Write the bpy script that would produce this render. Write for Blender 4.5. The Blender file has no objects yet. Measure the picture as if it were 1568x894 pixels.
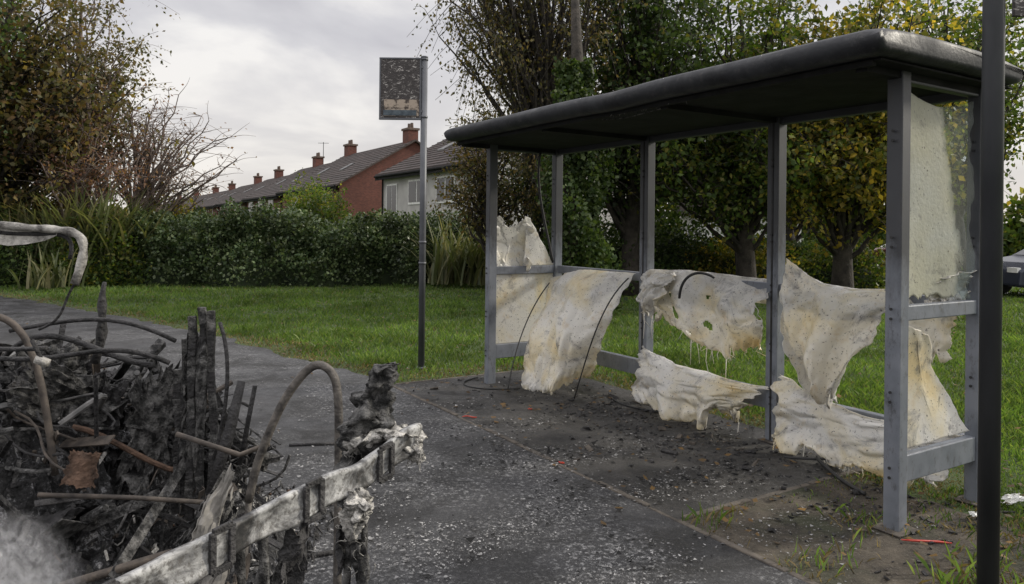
import bpy, math, random
import numpy as np
from mathutils import Vector, Matrix, noise, Euler
random.seed(7)
R = np.random.RandomState(11)
sc = bpy.context.scene
COL = sc.collection

# ------------------------------------------------------------------ frames
F0 = np.array([-0.205, 7.38]); D = np.array([0.53, -0.848]); D /= np.linalg.norm(D)
N = np.array([-D[1], D[0]])
def L(s, n, z):
    p = F0 + s*D + n*N
    return (float(p[0]), float(p[1]), float(z))
def nz(x, y, z): return noise.noise(Vector((x, y, z)))

# ------------------------------------------------------------------ node helpers
def newmat(name):
    m = bpy.data.materials.new(name); m.use_nodes = True
    nt = m.node_tree; nt.nodes.clear()
    out = nt.nodes.new('ShaderNodeOutputMaterial')
    return m, nt, out
def ramp(nt, fac, stops, interp='LINEAR'):
    r = nt.nodes.new('ShaderNodeValToRGB'); r.color_ramp.interpolation = interp
    cr = r.color_ramp
    while len(cr.elements) < len(stops): cr.elements.new(0.5)
    for e, (p, c) in zip(cr.elements, stops):
        e.position = p; e.color = (c[0], c[1], c[2], 1) if hasattr(c, '__len__') else (c, c, c, 1)
    nt.links.new(fac, r.inputs[0]); return r.outputs[0]
def tnoise(nt, scale, detail=4, rough=0.55, coord='Object', stretch=None, dist=0):
    tc = nt.nodes.new('ShaderNodeTexCoord'); n = nt.nodes.new('ShaderNodeTexNoise')
    v = tc.outputs[coord]
    if stretch:
        mp = nt.nodes.new('ShaderNodeMapping'); mp.inputs['Scale'].default_value = stretch
        nt.links.new(v, mp.inputs[0]); v = mp.outputs[0]
    nt.links.new(v, n.inputs['Vector'])
    n.inputs['Scale'].default_value = scale; n.inputs['Detail'].default_value = detail
    n.inputs['Roughness'].default_value = rough; n.inputs['Distortion'].default_value = dist
    return n.outputs['Fac']
def mix(nt, fac, a, b, mode='MIX'):
    m = nt.nodes.new('ShaderNodeMix'); m.data_type = 'RGBA'; m.blend_type = mode
    for sock, v in ((m.inputs[0], fac), (m.inputs[6], a), (m.inputs[7], b)):
        if hasattr(v, 'is_output'): nt.links.new(v, sock)
        elif hasattr(v, '__len__'): sock.default_value = (v[0], v[1], v[2], 1)
        else: sock.default_value = v if sock == m.inputs[0] else (v, v, v, 1)
    return m.outputs[2]
def bump(nt, h, strength, dist=0.01):
    b = nt.nodes.new('ShaderNodeBump'); b.inputs['Strength'].default_value = strength
    b.inputs['Distance'].default_value = dist
    nt.links.new(h, b.inputs['Height']); return b.outputs[0]
def princ(nt, out, col, rough=0.6, metal=0, nrm=None, spec=None):
    p = nt.nodes.new('ShaderNodeBsdfPrincipled')
    for k, v in (('Base Color', col), ('Roughness', rough), ('Metallic', metal)):
        if hasattr(v, 'is_output'): nt.links.new(v, p.inputs[k])
        elif hasattr(v, '__len__'): p.inputs[k].default_value = (v[0], v[1], v[2], 1)
        else: p.inputs[k].default_value = v
    if nrm is not None: nt.links.new(nrm, p.inputs['Normal'])
    if spec is not None: p.inputs['Specular IOR Level'].default_value = spec
    nt.links.new(p.outputs[0], out.inputs[0]); return p
def simple(name, c1, c2, scale=8, rough=0.6, metal=0, b=0.2, detail=6, lo=0.35, hi=0.65, bd=0.01, stretch=None, spec=None):
    m, nt, out = newmat(name)
    f = tnoise(nt, scale, detail, 0.6, stretch=stretch)
    c = ramp(nt, f, [(lo, c1), (hi, c2)])
    nr = bump(nt, tnoise(nt, scale*4, 4), b, bd)
    princ(nt, out, c, rough, metal, nr, spec); return m
def leafmat(name, cols, transl=0.35, rough=0.5, clump=0.8, lo=.55, hi=1.35):
    m, nt, out = newmat(name)
    g = nt.nodes.new('ShaderNodeNewGeometry')
    st = [(i/(len(cols)-1), c) for i, c in enumerate(cols)]
    c = ramp(nt, g.outputs['Random Per Island'], st)
    k = ramp(nt, tnoise(nt, clump, 1), [(0.3, lo), (0.7, hi)])
    c = mix(nt, 1.0, c, k, 'MULTIPLY')
    p = nt.nodes.new('ShaderNodeBsdfPrincipled'); nt.links.new(c, p.inputs['Base Color'])
    p.inputs['Roughness'].default_value = rough; p.inputs['Specular IOR Level'].default_value = 0.3
    t = nt.nodes.new('ShaderNodeBsdfTranslucent')
    c2 = mix(nt, 1.0, c, (1.6, 1.6, 0.7), 'MULTIPLY'); nt.links.new(c2, t.inputs[0])
    ms = nt.nodes.new('ShaderNodeMixShader'); ms.inputs[0].default_value = transl
    nt.links.new(p.outputs[0], ms.inputs[1]); nt.links.new(t.outputs[0], ms.inputs[2])
    nt.links.new(ms.outputs[0], out.inputs[0]); return m

# ------------------------------------------------------------------ geometry helpers
class Geo:
    def __init__(s): s.V = []; s.F = []; s.M = []
    def add(s, v, f, m=0):
        o = len(s.V); s.V.extend([tuple(map(float, p)) for p in v])
        for q in f: s.F.append(tuple(i+o for i in q)); s.M.append(m)
    def tube(s, pts, rad, m=0, sides=8, caps=True):
        pts = [Vector(p) for p in pts]
        if not hasattr(rad, '__len__'): rad = [rad]*len(pts)
        v = []; f = []; prev = None
        for i, p in enumerate(pts):
            t = (pts[min(i+1, len(pts)-1)] - pts[max(i-1, 0)])
            if t.length < 1e-7: t = Vector((0, 0, 1))
            t.normalize()
            if prev is None:
                a = t.cross(Vector((0.3, 0.2, 1))) if abs(t.z) < 0.9 else t.cross(Vector((1, 0, 0.1)))
            else: a = prev - t*prev.dot(t)
            if a.length < 1e-6: a = t.cross(Vector((1, 0.3, 0)))
            a.normalize(); prev = a; b = t.cross(a)
            for k in range(sides):
                an = 2*math.pi*k/sides
                v.append(p + (a*math.cos(an)+b*math.sin(an))*rad[i])
        for i in range(len(pts)-1):
            for k in range(sides):
                k2 = (k+1) % sides
                f.append((i*sides+k, i*sides+k2, (i+1)*sides+k2, (i+1)*sides+k))
        if caps:
            f.append(tuple(range(sides-1, -1, -1))); f.append(tuple((len(pts)-1)*sides+k for k in range(sides)))
        s.add(v, f, m)
    def hexa(s, c, m=0):
        s.add(c, [(0, 3, 2, 1), (4, 5, 6, 7), (0, 1, 5, 4), (1, 2, 6, 5), (2, 3, 7, 6), (3, 0, 4, 7)], m)
    def boxL(s, s0, s1, n0, n1, z0, z1, m=0):
        s.hexa([L(s0, n0, z0), L(s1, n0, z0), L(s1, n1, z0), L(s0, n1, z0), L(s0, n0, z1), L(s1, n0, z1), L(s1, n1, z1), L(s0, n1, z1)], m)
    def box(s, c, size, rot=(0, 0, 0), m=0):
        M = Euler(rot).to_matrix(); c = Vector(c); x, y, z = [a/2 for a in size]
        s.hexa([c + M @ Vector(p) for p in ((-x, -y, -z), (x, -y, -z), (x, y, -z), (-x, y, -z), (-x, -y, z), (x, -y, z), (x, y, z), (-x, y, z))], m)
    def grid(s, P, m=0):
        nv = len(P); nu = len(P[0]); v = [p for r in P for p in r]
        s.add(v, [(j*nu+i, j*nu+i+1, (j+1)*nu+i+1, (j+1)*nu+i) for j in range(nv-1) for i in range(nu-1)], m)
    def build(s, name, mats, smooth=False, parent=None, bevel=0, solid=0, auto=False):
        me = bpy.data.meshes.new(name); me.from_pydata(s.V, [], s.F)
        for mm in (mats if isinstance(mats, (list, tuple)) else [mats]): me.materials.append(mm)
        me.polygons.foreach_set('material_index', s.M)
        if smooth: me.polygons.foreach_set('use_smooth', [True]*len(s.F))
        me.update(); ob = bpy.data.objects.new(name, me); COL.objects.link(ob)
        if parent: ob.parent = parent
        if solid:
            mo = ob.modifiers.new('s', 'SOLIDIFY'); mo.thickness = solid; mo.offset = 0
        if bevel:
            mo = ob.modifiers.new('b', 'BEVEL'); mo.width = bevel; mo.segments = 2; mo.limit_method = 'ANGLE'
        return ob
def empty(name, loc=(0, 0, 0)):
    e = bpy.data.objects.new(name, None); e.empty_display_size = 0.2; COL.objects.link(e); return e
def npmesh(name, V, Fq, k, mat, parent=None, smooth=False):
    me = bpy.data.meshes.new(name); me.vertices.add(len(V)); me.vertices.foreach_set('co', V.astype(np.float32).ravel())
    me.loops.add(Fq.size); me.loops.foreach_set('vertex_index', Fq.astype(np.int32).ravel())
    me.polygons.add(len(Fq)); me.polygons.foreach_set('loop_start', np.arange(len(Fq), dtype=np.int32)*k)
    me.polygons.foreach_set('loop_total', np.full(len(Fq), k, np.int32))
    me.update(calc_edges=True); me.materials.append(mat)
    ob = bpy.data.objects.new(name, me); COL.objects.link(ob)
    if parent: ob.parent = parent
    return ob
def unit(a): return a/np.maximum(np.linalg.norm(a, axis=1, keepdims=True), 1e-9)
def leaves(name, P, size, mat, parent=None, hang=0.0, wide=0.33, flat=0.0):
    n = len(P); a = R.randn(n, 3); a[:, 2] -= hang*2; a[:, 2] *= (1-flat); a = unit(a)
    b = unit(np.cross(a, R.randn(n, 3) + np.array([0, 0, flat*6]))); s = (size*(0.6+0.8*R.rand(n)))[:, None]
    c = np.cross(a, b)
    V = np.stack([P, P+a*s*.45+b*s*wide+c*s*.06, P+a*s, P+a*s*.45-b*s*wide+c*s*.06], 1).reshape(-1, 3)
    return npmesh(name, V, np.arange(4*n).reshape(n, 4), 4, mat, parent)

# ------------------------------------------------------------------ materials
M = {}
M['rubber'] = simple('black_rubber', (0.012, 0.012, 0.013), (0.03, 0.03, 0.03), 20, 0.6)
M['char'] = simple('charred_metal', (0.008, 0.008, 0.008), (0.045, 0.043, 0.044), 13, 0.75, 0.0, 0.9, bd=0.02)
M['char2'] = simple('charred_ashy', (0.014, 0.014, 0.014), (0.20, 0.196, 0.19), 26, 0.9, 0, 0.9, lo=0.42, hi=0.70, bd=0.02, detail=8)
M['rust'] = simple('rusted_steel', (0.035, 0.03, 0.027), (0.115, 0.095, 0.078), 16, 0.75, 0.2, 0.6, bd=0.005)
M['rustred'] = simple('rust_orange', (0.04, 0.024, 0.016), (0.14, 0.085, 0.058), 18, 0.9, 0, 0.7)
M['greysteel'] = simple('burnt_grey_steel', (0.06, 0.06, 0.06), (0.2, 0.195, 0.19), 10, 0.6, 0.3, 0.4, bd=0.005)
M['ashwhite'] = simple('white_ash', (0.06, 0.058, 0.055), (0.6, 0.58, 0.54), 45, 0.95, 0, 0.9, lo=0.34, hi=0.6, detail=8)
M['pole'] = simple('pole_paint', (0.020, 0.022, 0.025), (0.055, 0.058, 0.064), 3, 0.5, 0.1, 0.1, stretch=(1, 1, 0.3))
M['polegrey'] = simple('galvanised_pole', (0.07, 0.075, 0.085), (0.13, 0.135, 0.15), 3, 0.5, 0.2, 0.1)
M['red'] = simple('red_plastic', (0.4, 0.03, 0.02), (0.5, 0.06, 0.03), 10, 0.4)
M['bark'] = simple('bark', (0.018, 0.015, 0.012), (0.055, 0.046, 0.037), 6, 0.9, 0, 0.8, bd=0.03)
M['barkl'] = simple('pale_bark', (0.11, 0.085, 0.072), (0.24, 0.19, 0.165), 6, 0.9, 0, 0.6)
M['white'] = simple('white_trim', (0.6, 0.6, 0.58), (0.75, 0.75, 0.73), 5, 0.5)
M['roof'] = simple('roof_tiles', (0.03, 0.023, 0.021), (0.068, 0.05, 0.045), 1.5, 0.8, 0, 0.3, bd=0.05)
M['render'] = simple('grey_roughcast', (0.34, 0.33, 0.32), (0.46, 0.45, 0.43), 1.2, 0.9, 0, 0.3)
M['renderw'] = simple('white_roughcast', (0.5, 0.5, 0.49), (0.64, 0.64, 0.62), 1.2, 0.9, 0, 0.3)
M['black'] = simple('soot', (0.008, 0.008, 0.008), (0.02, 0.02, 0.02), 6, 0.85, spec=.2)
M['pot'] = simple('clay_pot', (0.07, 0.05, 0.04), (0.13, 0.09, 0.07), 6, 0.8)
def glassy(name, c):
    m, nt, out = newmat(name); princ(nt, out, c, 0.08, 0, spec=0.6); return m
M['glass'] = glassy('window_glass', (0.012, 0.014, 0.018))
m, nt, out = newmat('red_brick'); tc = nt.nodes.new('ShaderNodeTexCoord'); mp = nt.nodes.new('ShaderNodeMapping')
nt.links.new(tc.outputs['Object'], mp.inputs[0]); mp.inputs['Rotation'].default_value = (math.radians(90), 0, 0)
br = nt.nodes.new('ShaderNodeTexBrick'); nt.links.new(mp.outputs[0], br.inputs[0]); br.inputs['Scale'].default_value = 4.4
br.inputs['Color1'].default_value = (0.085, 0.03, 0.022, 1); br.inputs['Color2'].default_value = (0.135, 0.046, 0.033, 1); br.inputs['Mortar'].default_value = (0.11, 0.078, 0.065, 1)
br.inputs['Mortar Size'].default_value = 0.012
k = ramp(nt, tnoise(nt, 0.6, 4), [(0.3, 0.75), (0.7, 1.15)]); c = mix(nt, 1, br.outputs[0], k, 'MULTIPLY'); princ(nt, out, c, 0.9); M['brick'] = m
def asphalt(name, base, light, ash, ashlo, patch):
    m, nt, out = newmat(name)
    c = ramp(nt, tnoise(nt, 1.1, 6, 0.6), [(0.3, base), (0.7, light)])
    sp = ramp(nt, tnoise(nt, 150, 3, 0.85), [(0.40, 0.4), (0.60, 1.1), (0.72, 2.6)])
    c = mix(nt, 1, c, sp, 'MULTIPLY')
    a1 = tnoise(nt, 34, 9, 0.85); a2 = ramp(nt, tnoise(nt, 0.8, 5), [(patch, 0.0), (patch+.16, 1.0)])
    am = ramp(nt, a1, [(ashlo, 0.0), (ashlo+0.08, 1.0)]); am = mix(nt, 1, am, a2, 'MULTIPLY')
    c = mix(nt, am, c, ash)
    st = ramp(nt, tnoise(nt, 1.7, 7, 0.7, dist=0.9), [(0.40, 0.38), (0.54, 1.0)]); c = mix(nt, 1, c, st, 'MULTIPLY')
    ro = ramp(nt, tnoise(nt, 2.1, 6, .65), [(0.36, 0.36), (0.6, 0.85)])
    princ(nt, out, c, ro, 0, bump(nt, tnoise(nt, 90, 4, 0.7), 0.9, 0.008)); return m
M['asphalt'] = asphalt('asphalt', (0.028, 0.028, 0.030), (0.052, 0.052, 0.055), (0.28, 0.28, 0.28), 0.52, .40)
M['pad'] = asphalt('pad_asphalt', (0.030, 0.028, 0.026), (0.056, 0.053, 0.050), (0.17, 0.165, 0.155), 0.54, .44)
M['kerb'] = simple('edging_concrete', (0.05, 0.043, 0.036), (0.115, 0.098, 0.08), 12, 0.9, 0, 0.6)
m, nt, out = newmat('bare_earth')
c = ramp(nt, tnoise(nt, 3.0, 9, 0.75), [(0.36, (0.020, 0.017, 0.014)), (0.5, (0.06, 0.05, 0.037)), (0.66, (0.12, 0.10, 0.075))])
c = mix(nt, ramp(nt, tnoise(nt, 1.6, 5, .6), [(.5, 0.0), (.62, .6)]), c, (.035, .045, .018))
c = mix(nt, ramp(nt, tnoise(nt, 70, 4, .7), [(.6, 0.0), (.68, .6)]), c, (.22, .2, .17))
princ(nt, out, c, .95, 0, bump(nt, tnoise(nt, 25, 7, .7), 1.0, .03)); M['dirt'] = m
m, nt, out = newmat('lawn_soil')
c = ramp(nt, tnoise(nt, 0.5, 6, 0.65), [(0.3, (0.04, 0.065, 0.018)), (0.7, (0.075, 0.115, 0.03))])
c = mix(nt, ramp(nt, tnoise(nt, 14, 5), [(0.5, 0.0), (0.7, 0.5)]), c, (0.06, 0.055, 0.028))
princ(nt, out, c, 0.95, 0, bump(nt, tnoise(nt, 30, 5, 0.7), 1.0, 0.05)); M['ground'] = m
# melted plastic
m, nt, out = newmat('melted_cream_plastic')
c = ramp(nt, tnoise(nt, 1.9, 5, 0.55, dist=0.6), [(0.33, (0.76, 0.66, 0.42)), (0.43, (0.78, 0.74, 0.62)), (0.53, (0.78, 0.775, 0.76))])
ye = ramp(nt, tnoise(nt, 7, 6, 0.7), [(0.56, 0.0), (0.72, 0.5)]); c = mix(nt, ye, c, (0.58, 0.44, 0.22))
g2 = ramp(nt, tnoise(nt, 3.6, 10, 0.8, dist=1.2), [(0.54, 0.0), (0.66, 0.8)]); c = mix(nt, g2, c, (0.20, 0.195, 0.20))
g3 = ramp(nt, tnoise(nt, 2.9, 10, 0.85, dist=2.2), [(0.61, 0.0), (0.66, 0.9)]); c = mix(nt, g3, c, (0.03, 0.028, 0.027))
sp = ramp(nt, tnoise(nt, 60, 5, 0.7), [(0.615, 0.0), (0.64, 0.95)]); c = mix(nt, sp, c, (0.04, 0.032, 0.028))
p = nt.nodes.new('ShaderNodeBsdfPrincipled'); nt.links.new(c, p.inputs['Base Color']); p.inputs['Roughness'].default_value = 0.35
nt.links.new(bump(nt, tnoise(nt, 18, 6, .6), 0.4, 0.01), p.inputs['Normal'])
t = nt.nodes.new('ShaderNodeBsdfTranslucent'); nt.links.new(mix(nt, 1, c, (1.0, 0.95, 0.80), 'MULTIPLY'), t.inputs[0])
ms = nt.nodes.new('ShaderNodeMixShader'); ms.inputs[0].default_value = 0.35
nt.links.new(p.outputs[0], ms.inputs[1]); nt.links.new(t.outputs[0], ms.inputs[2]); nt.links.new(ms.outputs[0], out.inputs[0]); M['melt'] = m
# hazed clear panel
m, nt, out = newmat('hazed_panel')
c = ramp(nt, tnoise(nt, 2.2, 4), [(0.35, (0.66, 0.66, 0.56)), (0.65, (0.68, 0.70, 0.68))])
c = mix(nt, ramp(nt, tnoise(nt, 55, 4, .65), [(.64, 0.0), (.67, .9)]), c, (.08, .06, .04))
c = mix(nt, ramp(nt, tnoise(nt, 3.5, 9, .8, dist=1), [(.58, 0.0), (.68, .7)]), c, (.2, .19, .18))
p = nt.nodes.new('ShaderNodeBsdfPrincipled'); nt.links.new(c, p.inputs['Base Color']); p.inputs['Roughness'].default_value = 0.35
nt.links.new(bump(nt, tnoise(nt, 40, 4, .6), 0.4, 0.01), p.inputs['Normal'])
t = nt.nodes.new('ShaderNodeBsdfTranslucent'); nt.links.new(mix(nt, 1, c, (1, .95, .72), 'MULTIPLY'), t.inputs[0])
ms = nt.nodes.new('ShaderNodeMixShader'); ms.inputs[0].default_value = 0.5
nt.links.new(p.outputs[0], ms.inputs[1]); nt.links.new(t.outputs[0], ms.inputs[2])
tr = nt.nodes.new('ShaderNodeBsdfTransparent'); tr.inputs[0].default_value = (0.85, 0.9, 0.93, 1)
ms2 = nt.nodes.new('ShaderNodeMixShader')
tc = nt.nodes.new('ShaderNodeTexCoord'); sx = nt.nodes.new('ShaderNodeSeparateXYZ'); nt.links.new(tc.outputs['Object'], sx.inputs[0])
def m_(op, a, b_=None, c_=None):
    n_ = nt.nodes.new('ShaderNodeMath'); n_.operation = op
    for i, v_ in enumerate((a, b_, c_)):
        if v_ is None: continue
        if hasattr(v_, 'is_output'): nt.links.new(v_, n_.inputs[i])
        else: n_.inputs[i].default_value = v_
    return n_.outputs[0]
yy = m_('ADD', m_('MULTIPLY', m_('SUBTRACT', sx.outputs[1], 4.06), 4.5), m_('MULTIPLY', tnoise(nt, 2.4, 5, dist=.6), .6))
yy = m_('ADD', yy, m_('MULTIPLY', m_('SUBTRACT', sx.outputs[2], 1.6), .5))
ff = ramp(nt, yy, [(0.55, 0.0), (0.70, 0.85)]); nt.links.new(ff, ms2.inputs[0])
nt.links.new(ms.outputs[0], ms2.inputs[1]); nt.links.new(tr.outputs[0], ms2.inputs[2]); nt.links.new(ms2.outputs[0], out.inputs[0]); M['haze'] = m
# burnt roof
m, nt, out = newmat('burnt_roof_paint')
c = ramp(nt, tnoise(nt, 2.5, 7, 0.65, dist=0.5), [(0.35, (0.014, 0.015, 0.018)), (0.65, (0.042, 0.044, 0.05))])
c = mix(nt, ramp(nt, tnoise(nt, 17, 8, .75), [(.54, 0.0), (.72, .7)]), c, (.09, .085, .085))
princ(nt, out, c, ramp(nt, tnoise(nt, 5, 5), [(0.3, 0.45), (0.7, 0.8)]), 0.0, bump(nt, tnoise(nt, 45, 5), 0.4, 0.006), .35); M['roofburnt'] = m
m, nt, out = newmat('burnt_sign_face')
c = ramp(nt, tnoise(nt, 17, 9, 0.8, stretch=(1, 1, 1.7), dist=1.0), [(0.3, (0.02, 0.018, 0.018)), (0.565, (0.05, 0.042, 0.04)), (0.59, (0.5, 0.48, 0.45))])
princ(nt, out, c, 0.5, 0, bump(nt, tnoise(nt, 30, 5), 0.4)); M['signface'] = m
M['cream'] = simple('sign_cream', (0.06, 0.045, 0.035), (0.40, 0.33, 0.26), 16, 0.6, lo=0.40, hi=0.50)
M['blueplate'] = simple('sign_route_band', (0.03, 0.045, 0.06), (0.10, 0.13, 0.15), 20, 0.6)

L_dark = leafmat('leaves_dark', [(0.022, 0.042, 0.013), (0.04, 0.068, 0.02), (0.06, 0.095, 0.026), (0.09, 0.12, 0.035)])
L_green = leafmat('leaves_green', [(0.035, 0.065, 0.015), (0.06, 0.10, 0.02), (0.09, 0.13, 0.03), (0.20, 0.18, 0.04)], 0.5)
L_yell = leafmat('leaves_yellow_green', [(0.05, 0.075, 0.017), (0.10, 0.12, 0.024), (0.19, 0.17, 0.035), (0.38, 0.27, 0.05)], 0.52)
L_brown = leafmat('leaves_autumn', [(0.06, 0.075, 0.028), (0.11, 0.10, 0.042), (0.16, 0.125, 0.05), (0.19, 0.12, 0.06)], 0.45)
L_pink = leafmat('leaves_russet', [(0.15, 0.08, 0.06), (0.21, 0.11, 0.08), (0.23, 0.15, 0.08)], 0.4)
L_birch = leafmat('leaves_birch', [(0.045, 0.05, 0.024), (0.075, 0.075, 0.034), (0.12, 0.10, 0.04), (0.17, 0.12, 0.05)], 0.45)
L_hedge = leafmat('leaves_hedge', [(0.025, 0.045, 0.018), (0.045, 0.072, 0.028), (0.075, 0.105, 0.045), (0.14, 0.17, 0.085)], 0.2, 0.4, 2.2, .4, 1.6)
L_flax = leafmat('leaves_flax', [(0.07, 0.09, 0.04), (0.13, 0.145, 0.07), (0.24, 0.22, 0.13)], 0.3)
L_grass = leafmat('grass_blades', [(0.05, 0.095, 0.022), (0.075, 0.13, 0.03), (0.105, 0.17, 0.04), (0.15, 0.19, 0.065)], 0.45, 0.5, 0.9, .65, 1.35)
L_straw = leafmat('dead_grass', [(0.07, 0.057, 0.028), (0.17, 0.13, 0.065), (0.24, 0.185, 0.10)], 0.3, 0.7, 2)
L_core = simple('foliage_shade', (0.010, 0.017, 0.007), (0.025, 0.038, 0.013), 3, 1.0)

# ------------------------------------------------------------------ ground
g = Geo(); g.add([(-900, -300, 0), (900, -300, 0), (900, 1500, 0), (-900, 1500, 0)], [(0, 1, 2, 3)]); g.build('ground_lawn', M['ground'])
edge = [(-1.16, 7.25), (-1.75, 7.9), (-2.53, 8.62), (-3.3, 9.5), (-4.13, 10.34), (-6.6, 12.5), (-11.2, 16.0), (-20, 21), (-60, 40)]
eL = []
for i in range(len(edge)-1):
    a = np.array(edge[i]); b = np.array(edge[i+1]); k = max(2, int(min(40, np.linalg.norm(b-a)/0.12)))
    for t in range(k):
        p = a+(b-a)*t/k; w = 0.12
        eL.append((p[0]+w*nz(p[0]*3, p[1]*3, 0), p[1]+w*1.5*nz(p[0]*3, p[1]*3, 5)))
eL.append((-60, 40))
k0 = L(12, -.88, 0); k1 = L(-.4, -.88, 0)
road = [(p[0], p[1], 0.004) for p in eL] + [(-60, -17, .004), (14, -17, .004), (k0[0], k0[1], .004), (k1[0], k1[1], .004)]
g = Geo(); g.add(road, [tuple(range(len(road)))]); g.build('asphalt_road', M['asphalt'])
g = Geo(); g.add([L(-.4, -.88, .008), L(3.5, -.88, .008), L(3.5, 1.0, .008), L(-.4, 1.0, .008)], [(3, 2, 1, 0)]); g.build('shelter_pavement', M['pad'])
pts = []
for i in range(26): pts.append((3.5+i*0.14, -.88+0.0))
for i in range(26): pts.append((7.0-i*0.14, 0.55+0.35*nz(i*.35, 2, 1)))
g = Geo(); g.add([L(a, b, .006) for a, b in pts], [tuple(range(len(pts)))[::-1]]); g.build('bare_earth_patch', M['dirt'])
g = Geo()
def strip(s0, n0, s1, n1, w=0.04, h=0.018):
    ln = math.hypot(s1-s0, n1-n0); k = int(ln/0.45)
    ds, dn = (s1-s0)/ln, (n1-n0)/ln
    for i in range(k):
        a = i*ln/k+0.006; b = (i+1)*ln/k-0.006; o = 0.014*nz(i*1.7, s0, 3); hh = h*(0.4+0.6*random.random())
        c = [(s0+ds*a-dn*w/2, n0+dn*a+ds*w/2+o), (s0+ds*b-dn*w/2, n0+dn*b+ds*w/2+o), (s0+ds*b+dn*w/2, n0+dn*b-ds*w/2+o), (s0+ds*a+dn*w/2, n0+dn*a-ds*w/2+o)]
        g.hexa([L(x, y, -.02) for x, y in c]+[L(x, y, hh) for x, y in c])
strip(-.4, -.88, 12, -.88); strip(3.5, -.84, 3.5, .75); strip(-.4, -.84, -.4, 1.0)
g.build('pavement_edging', M['kerb'], bevel=0.006)

def poly_in(P, poly):
    x, y = P[:, 0], P[:, 1]; ins = np.zeros(len(P), bool); n = len(poly); j = n-1
    for i in range(n):
        xi, yi = poly[i][:2]; xj, yj = poly[j][:2]
        if yi != yj:
            ins ^= ((yi > y) != (yj > y)) & (x < (xj-xi)*(y-yi)/(yj-yi)+xi)
        j = i
    return ins
def sn(P):
    q = P-F0; return q@D, q@N
def dist_line(P, pl):
    d = np.full(len(P), 1e9)
    for i in range(len(pl)-1):
        a = np.array(pl[i][:2]); b = np.array(pl[i+1][:2]); ab = b-a
        t = np.clip(((P-a)@ab)/(ab@ab), 0, 1); d = np.minimum(d, np.linalg.norm(P-(a+t[:, None]*ab), axis=1))
    return d
def vnoise(P, sc_, seed):
    rs = np.random.RandomState(seed); v = np.zeros(len(P))
    for k in range(6):
        a = rs.rand()*6.28; f = sc_*(0.6+rs.rand()*1.6); v += np.sin((P[:, 0]*math.cos(a)+P[:, 1]*math.sin(a))*f+rs.rand()*6.28)
    return v/6
def grass_blades(name, P, hgt, wid, mat, parent=None, lean=0.5):
    n = len(P); an = R.rand(n)*6.283; h = hgt*(0.5+R.rand(n)); w = wid
    wx = np.cos(an)*w; wy = np.sin(an)*w; la = R.rand(n)*6.283; ll = h*lean*R.rand(n)
    lx = np.cos(la)*ll; ly = np.sin(la)*ll; z0 = np.zeros(n)
    b1 = np.stack([P[:, 0]-wx, P[:, 1]-wy, z0], 1); b2 = np.stack([P[:, 0]+wx, P[:, 1]+wy, z0], 1)
    m2 = np.stack([P[:, 0]+wx*.7+lx*.35, P[:, 1]+wy*.7+ly*.35, h*.6], 1); t = np.stack([P[:, 0]+lx, P[:, 1]+ly, h], 1)
    V = np.stack([b1, b2, m2, t], 1).reshape(-1, 3)
    return npmesh(name, V, np.arange(4*n).reshape(n, 4), 4, mat, parent)
n = 400000
u = R.rand(n); Y = 2.2*np.exp(u*math.log(26/2.2)); X = (R.rand(n)*2-1)*(Y*0.8+1.0); P = np.stack([X, Y], 1)
s_, n_ = sn(P)
onroad = poly_in(P, road); onpad = (s_ > -.42) & (s_ < 3.52) & (n_ > -.9) & (n_ < 0.98+0.05*vnoise(P, 9, 2))
ondirt = (s_ >= 3.5) & (s_ < 7.2) & (n_ > -.9) & (n_ < .55+0.35*vnoise(P, 4, 3))
keepd = ondirt & (R.rand(n) < 0.16*(1+vnoise(P, 5, 4)*3))
ok = (~onroad) & (~onpad) & ((~ondirt) | keepd)
P = P[ok]; dl = dist_line(P, eL[:200]); s_, n_ = sn(P)
dpad = np.minimum(np.where((s_ > -.8) & (s_ < 4), np.abs(n_-1.0), 9), np.where((n_ > -1) & (n_ < 1.2), np.abs(s_+.4), 9))
de = np.minimum(dl, dpad)
strawy = (R.rand(len(P)) < np.clip(1.0-de/(0.55+0.4*vnoise(P, 2, 8)), 0, 0.9)) | (R.rand(len(P)) < 0.04) | ((s_ > 3.5) & (n_ < .8) & (n_ > -.9) & (R.rand(len(P)) < .6))
hv = 0.06+0.04*vnoise(P, 1.7, 5)+0.035*vnoise(P, 6, 9); hv = np.maximum(hv, .02)*np.clip(0.45+de/0.8, 0.4, 1.0)
wv = 0.0018+0.0005*P[:, 1]
ge = empty('grass')
grass_blades('green_blades', P[~strawy], hv[~strawy], wv[~strawy], L_grass, ge, 1.0)
grass_blades('dry_blades', P[strawy], hv[strawy]*.6, wv[strawy]*.9, L_straw, ge, 1.6)
n = 6200; P = np.stack([(R.rand(n)*2-1)*13, 2.5+R.rand(n)**1.3*18], 1)
keep = (~poly_in(P, road)) | (R.rand(n) < 0.04); P = P[keep]
leaves('fallen_leaves', np.c_[P, 0.012+0.045*R.rand(len(P))*(~poly_in(P, road))], 0.045, leafmat('leaves_fallen', [(0.08, 0.045, 0.02), (0.17, 0.10, 0.03), (0.07, 0.05, 0.03)], 0.2), None, 0, 0.4, 0.85)

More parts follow.
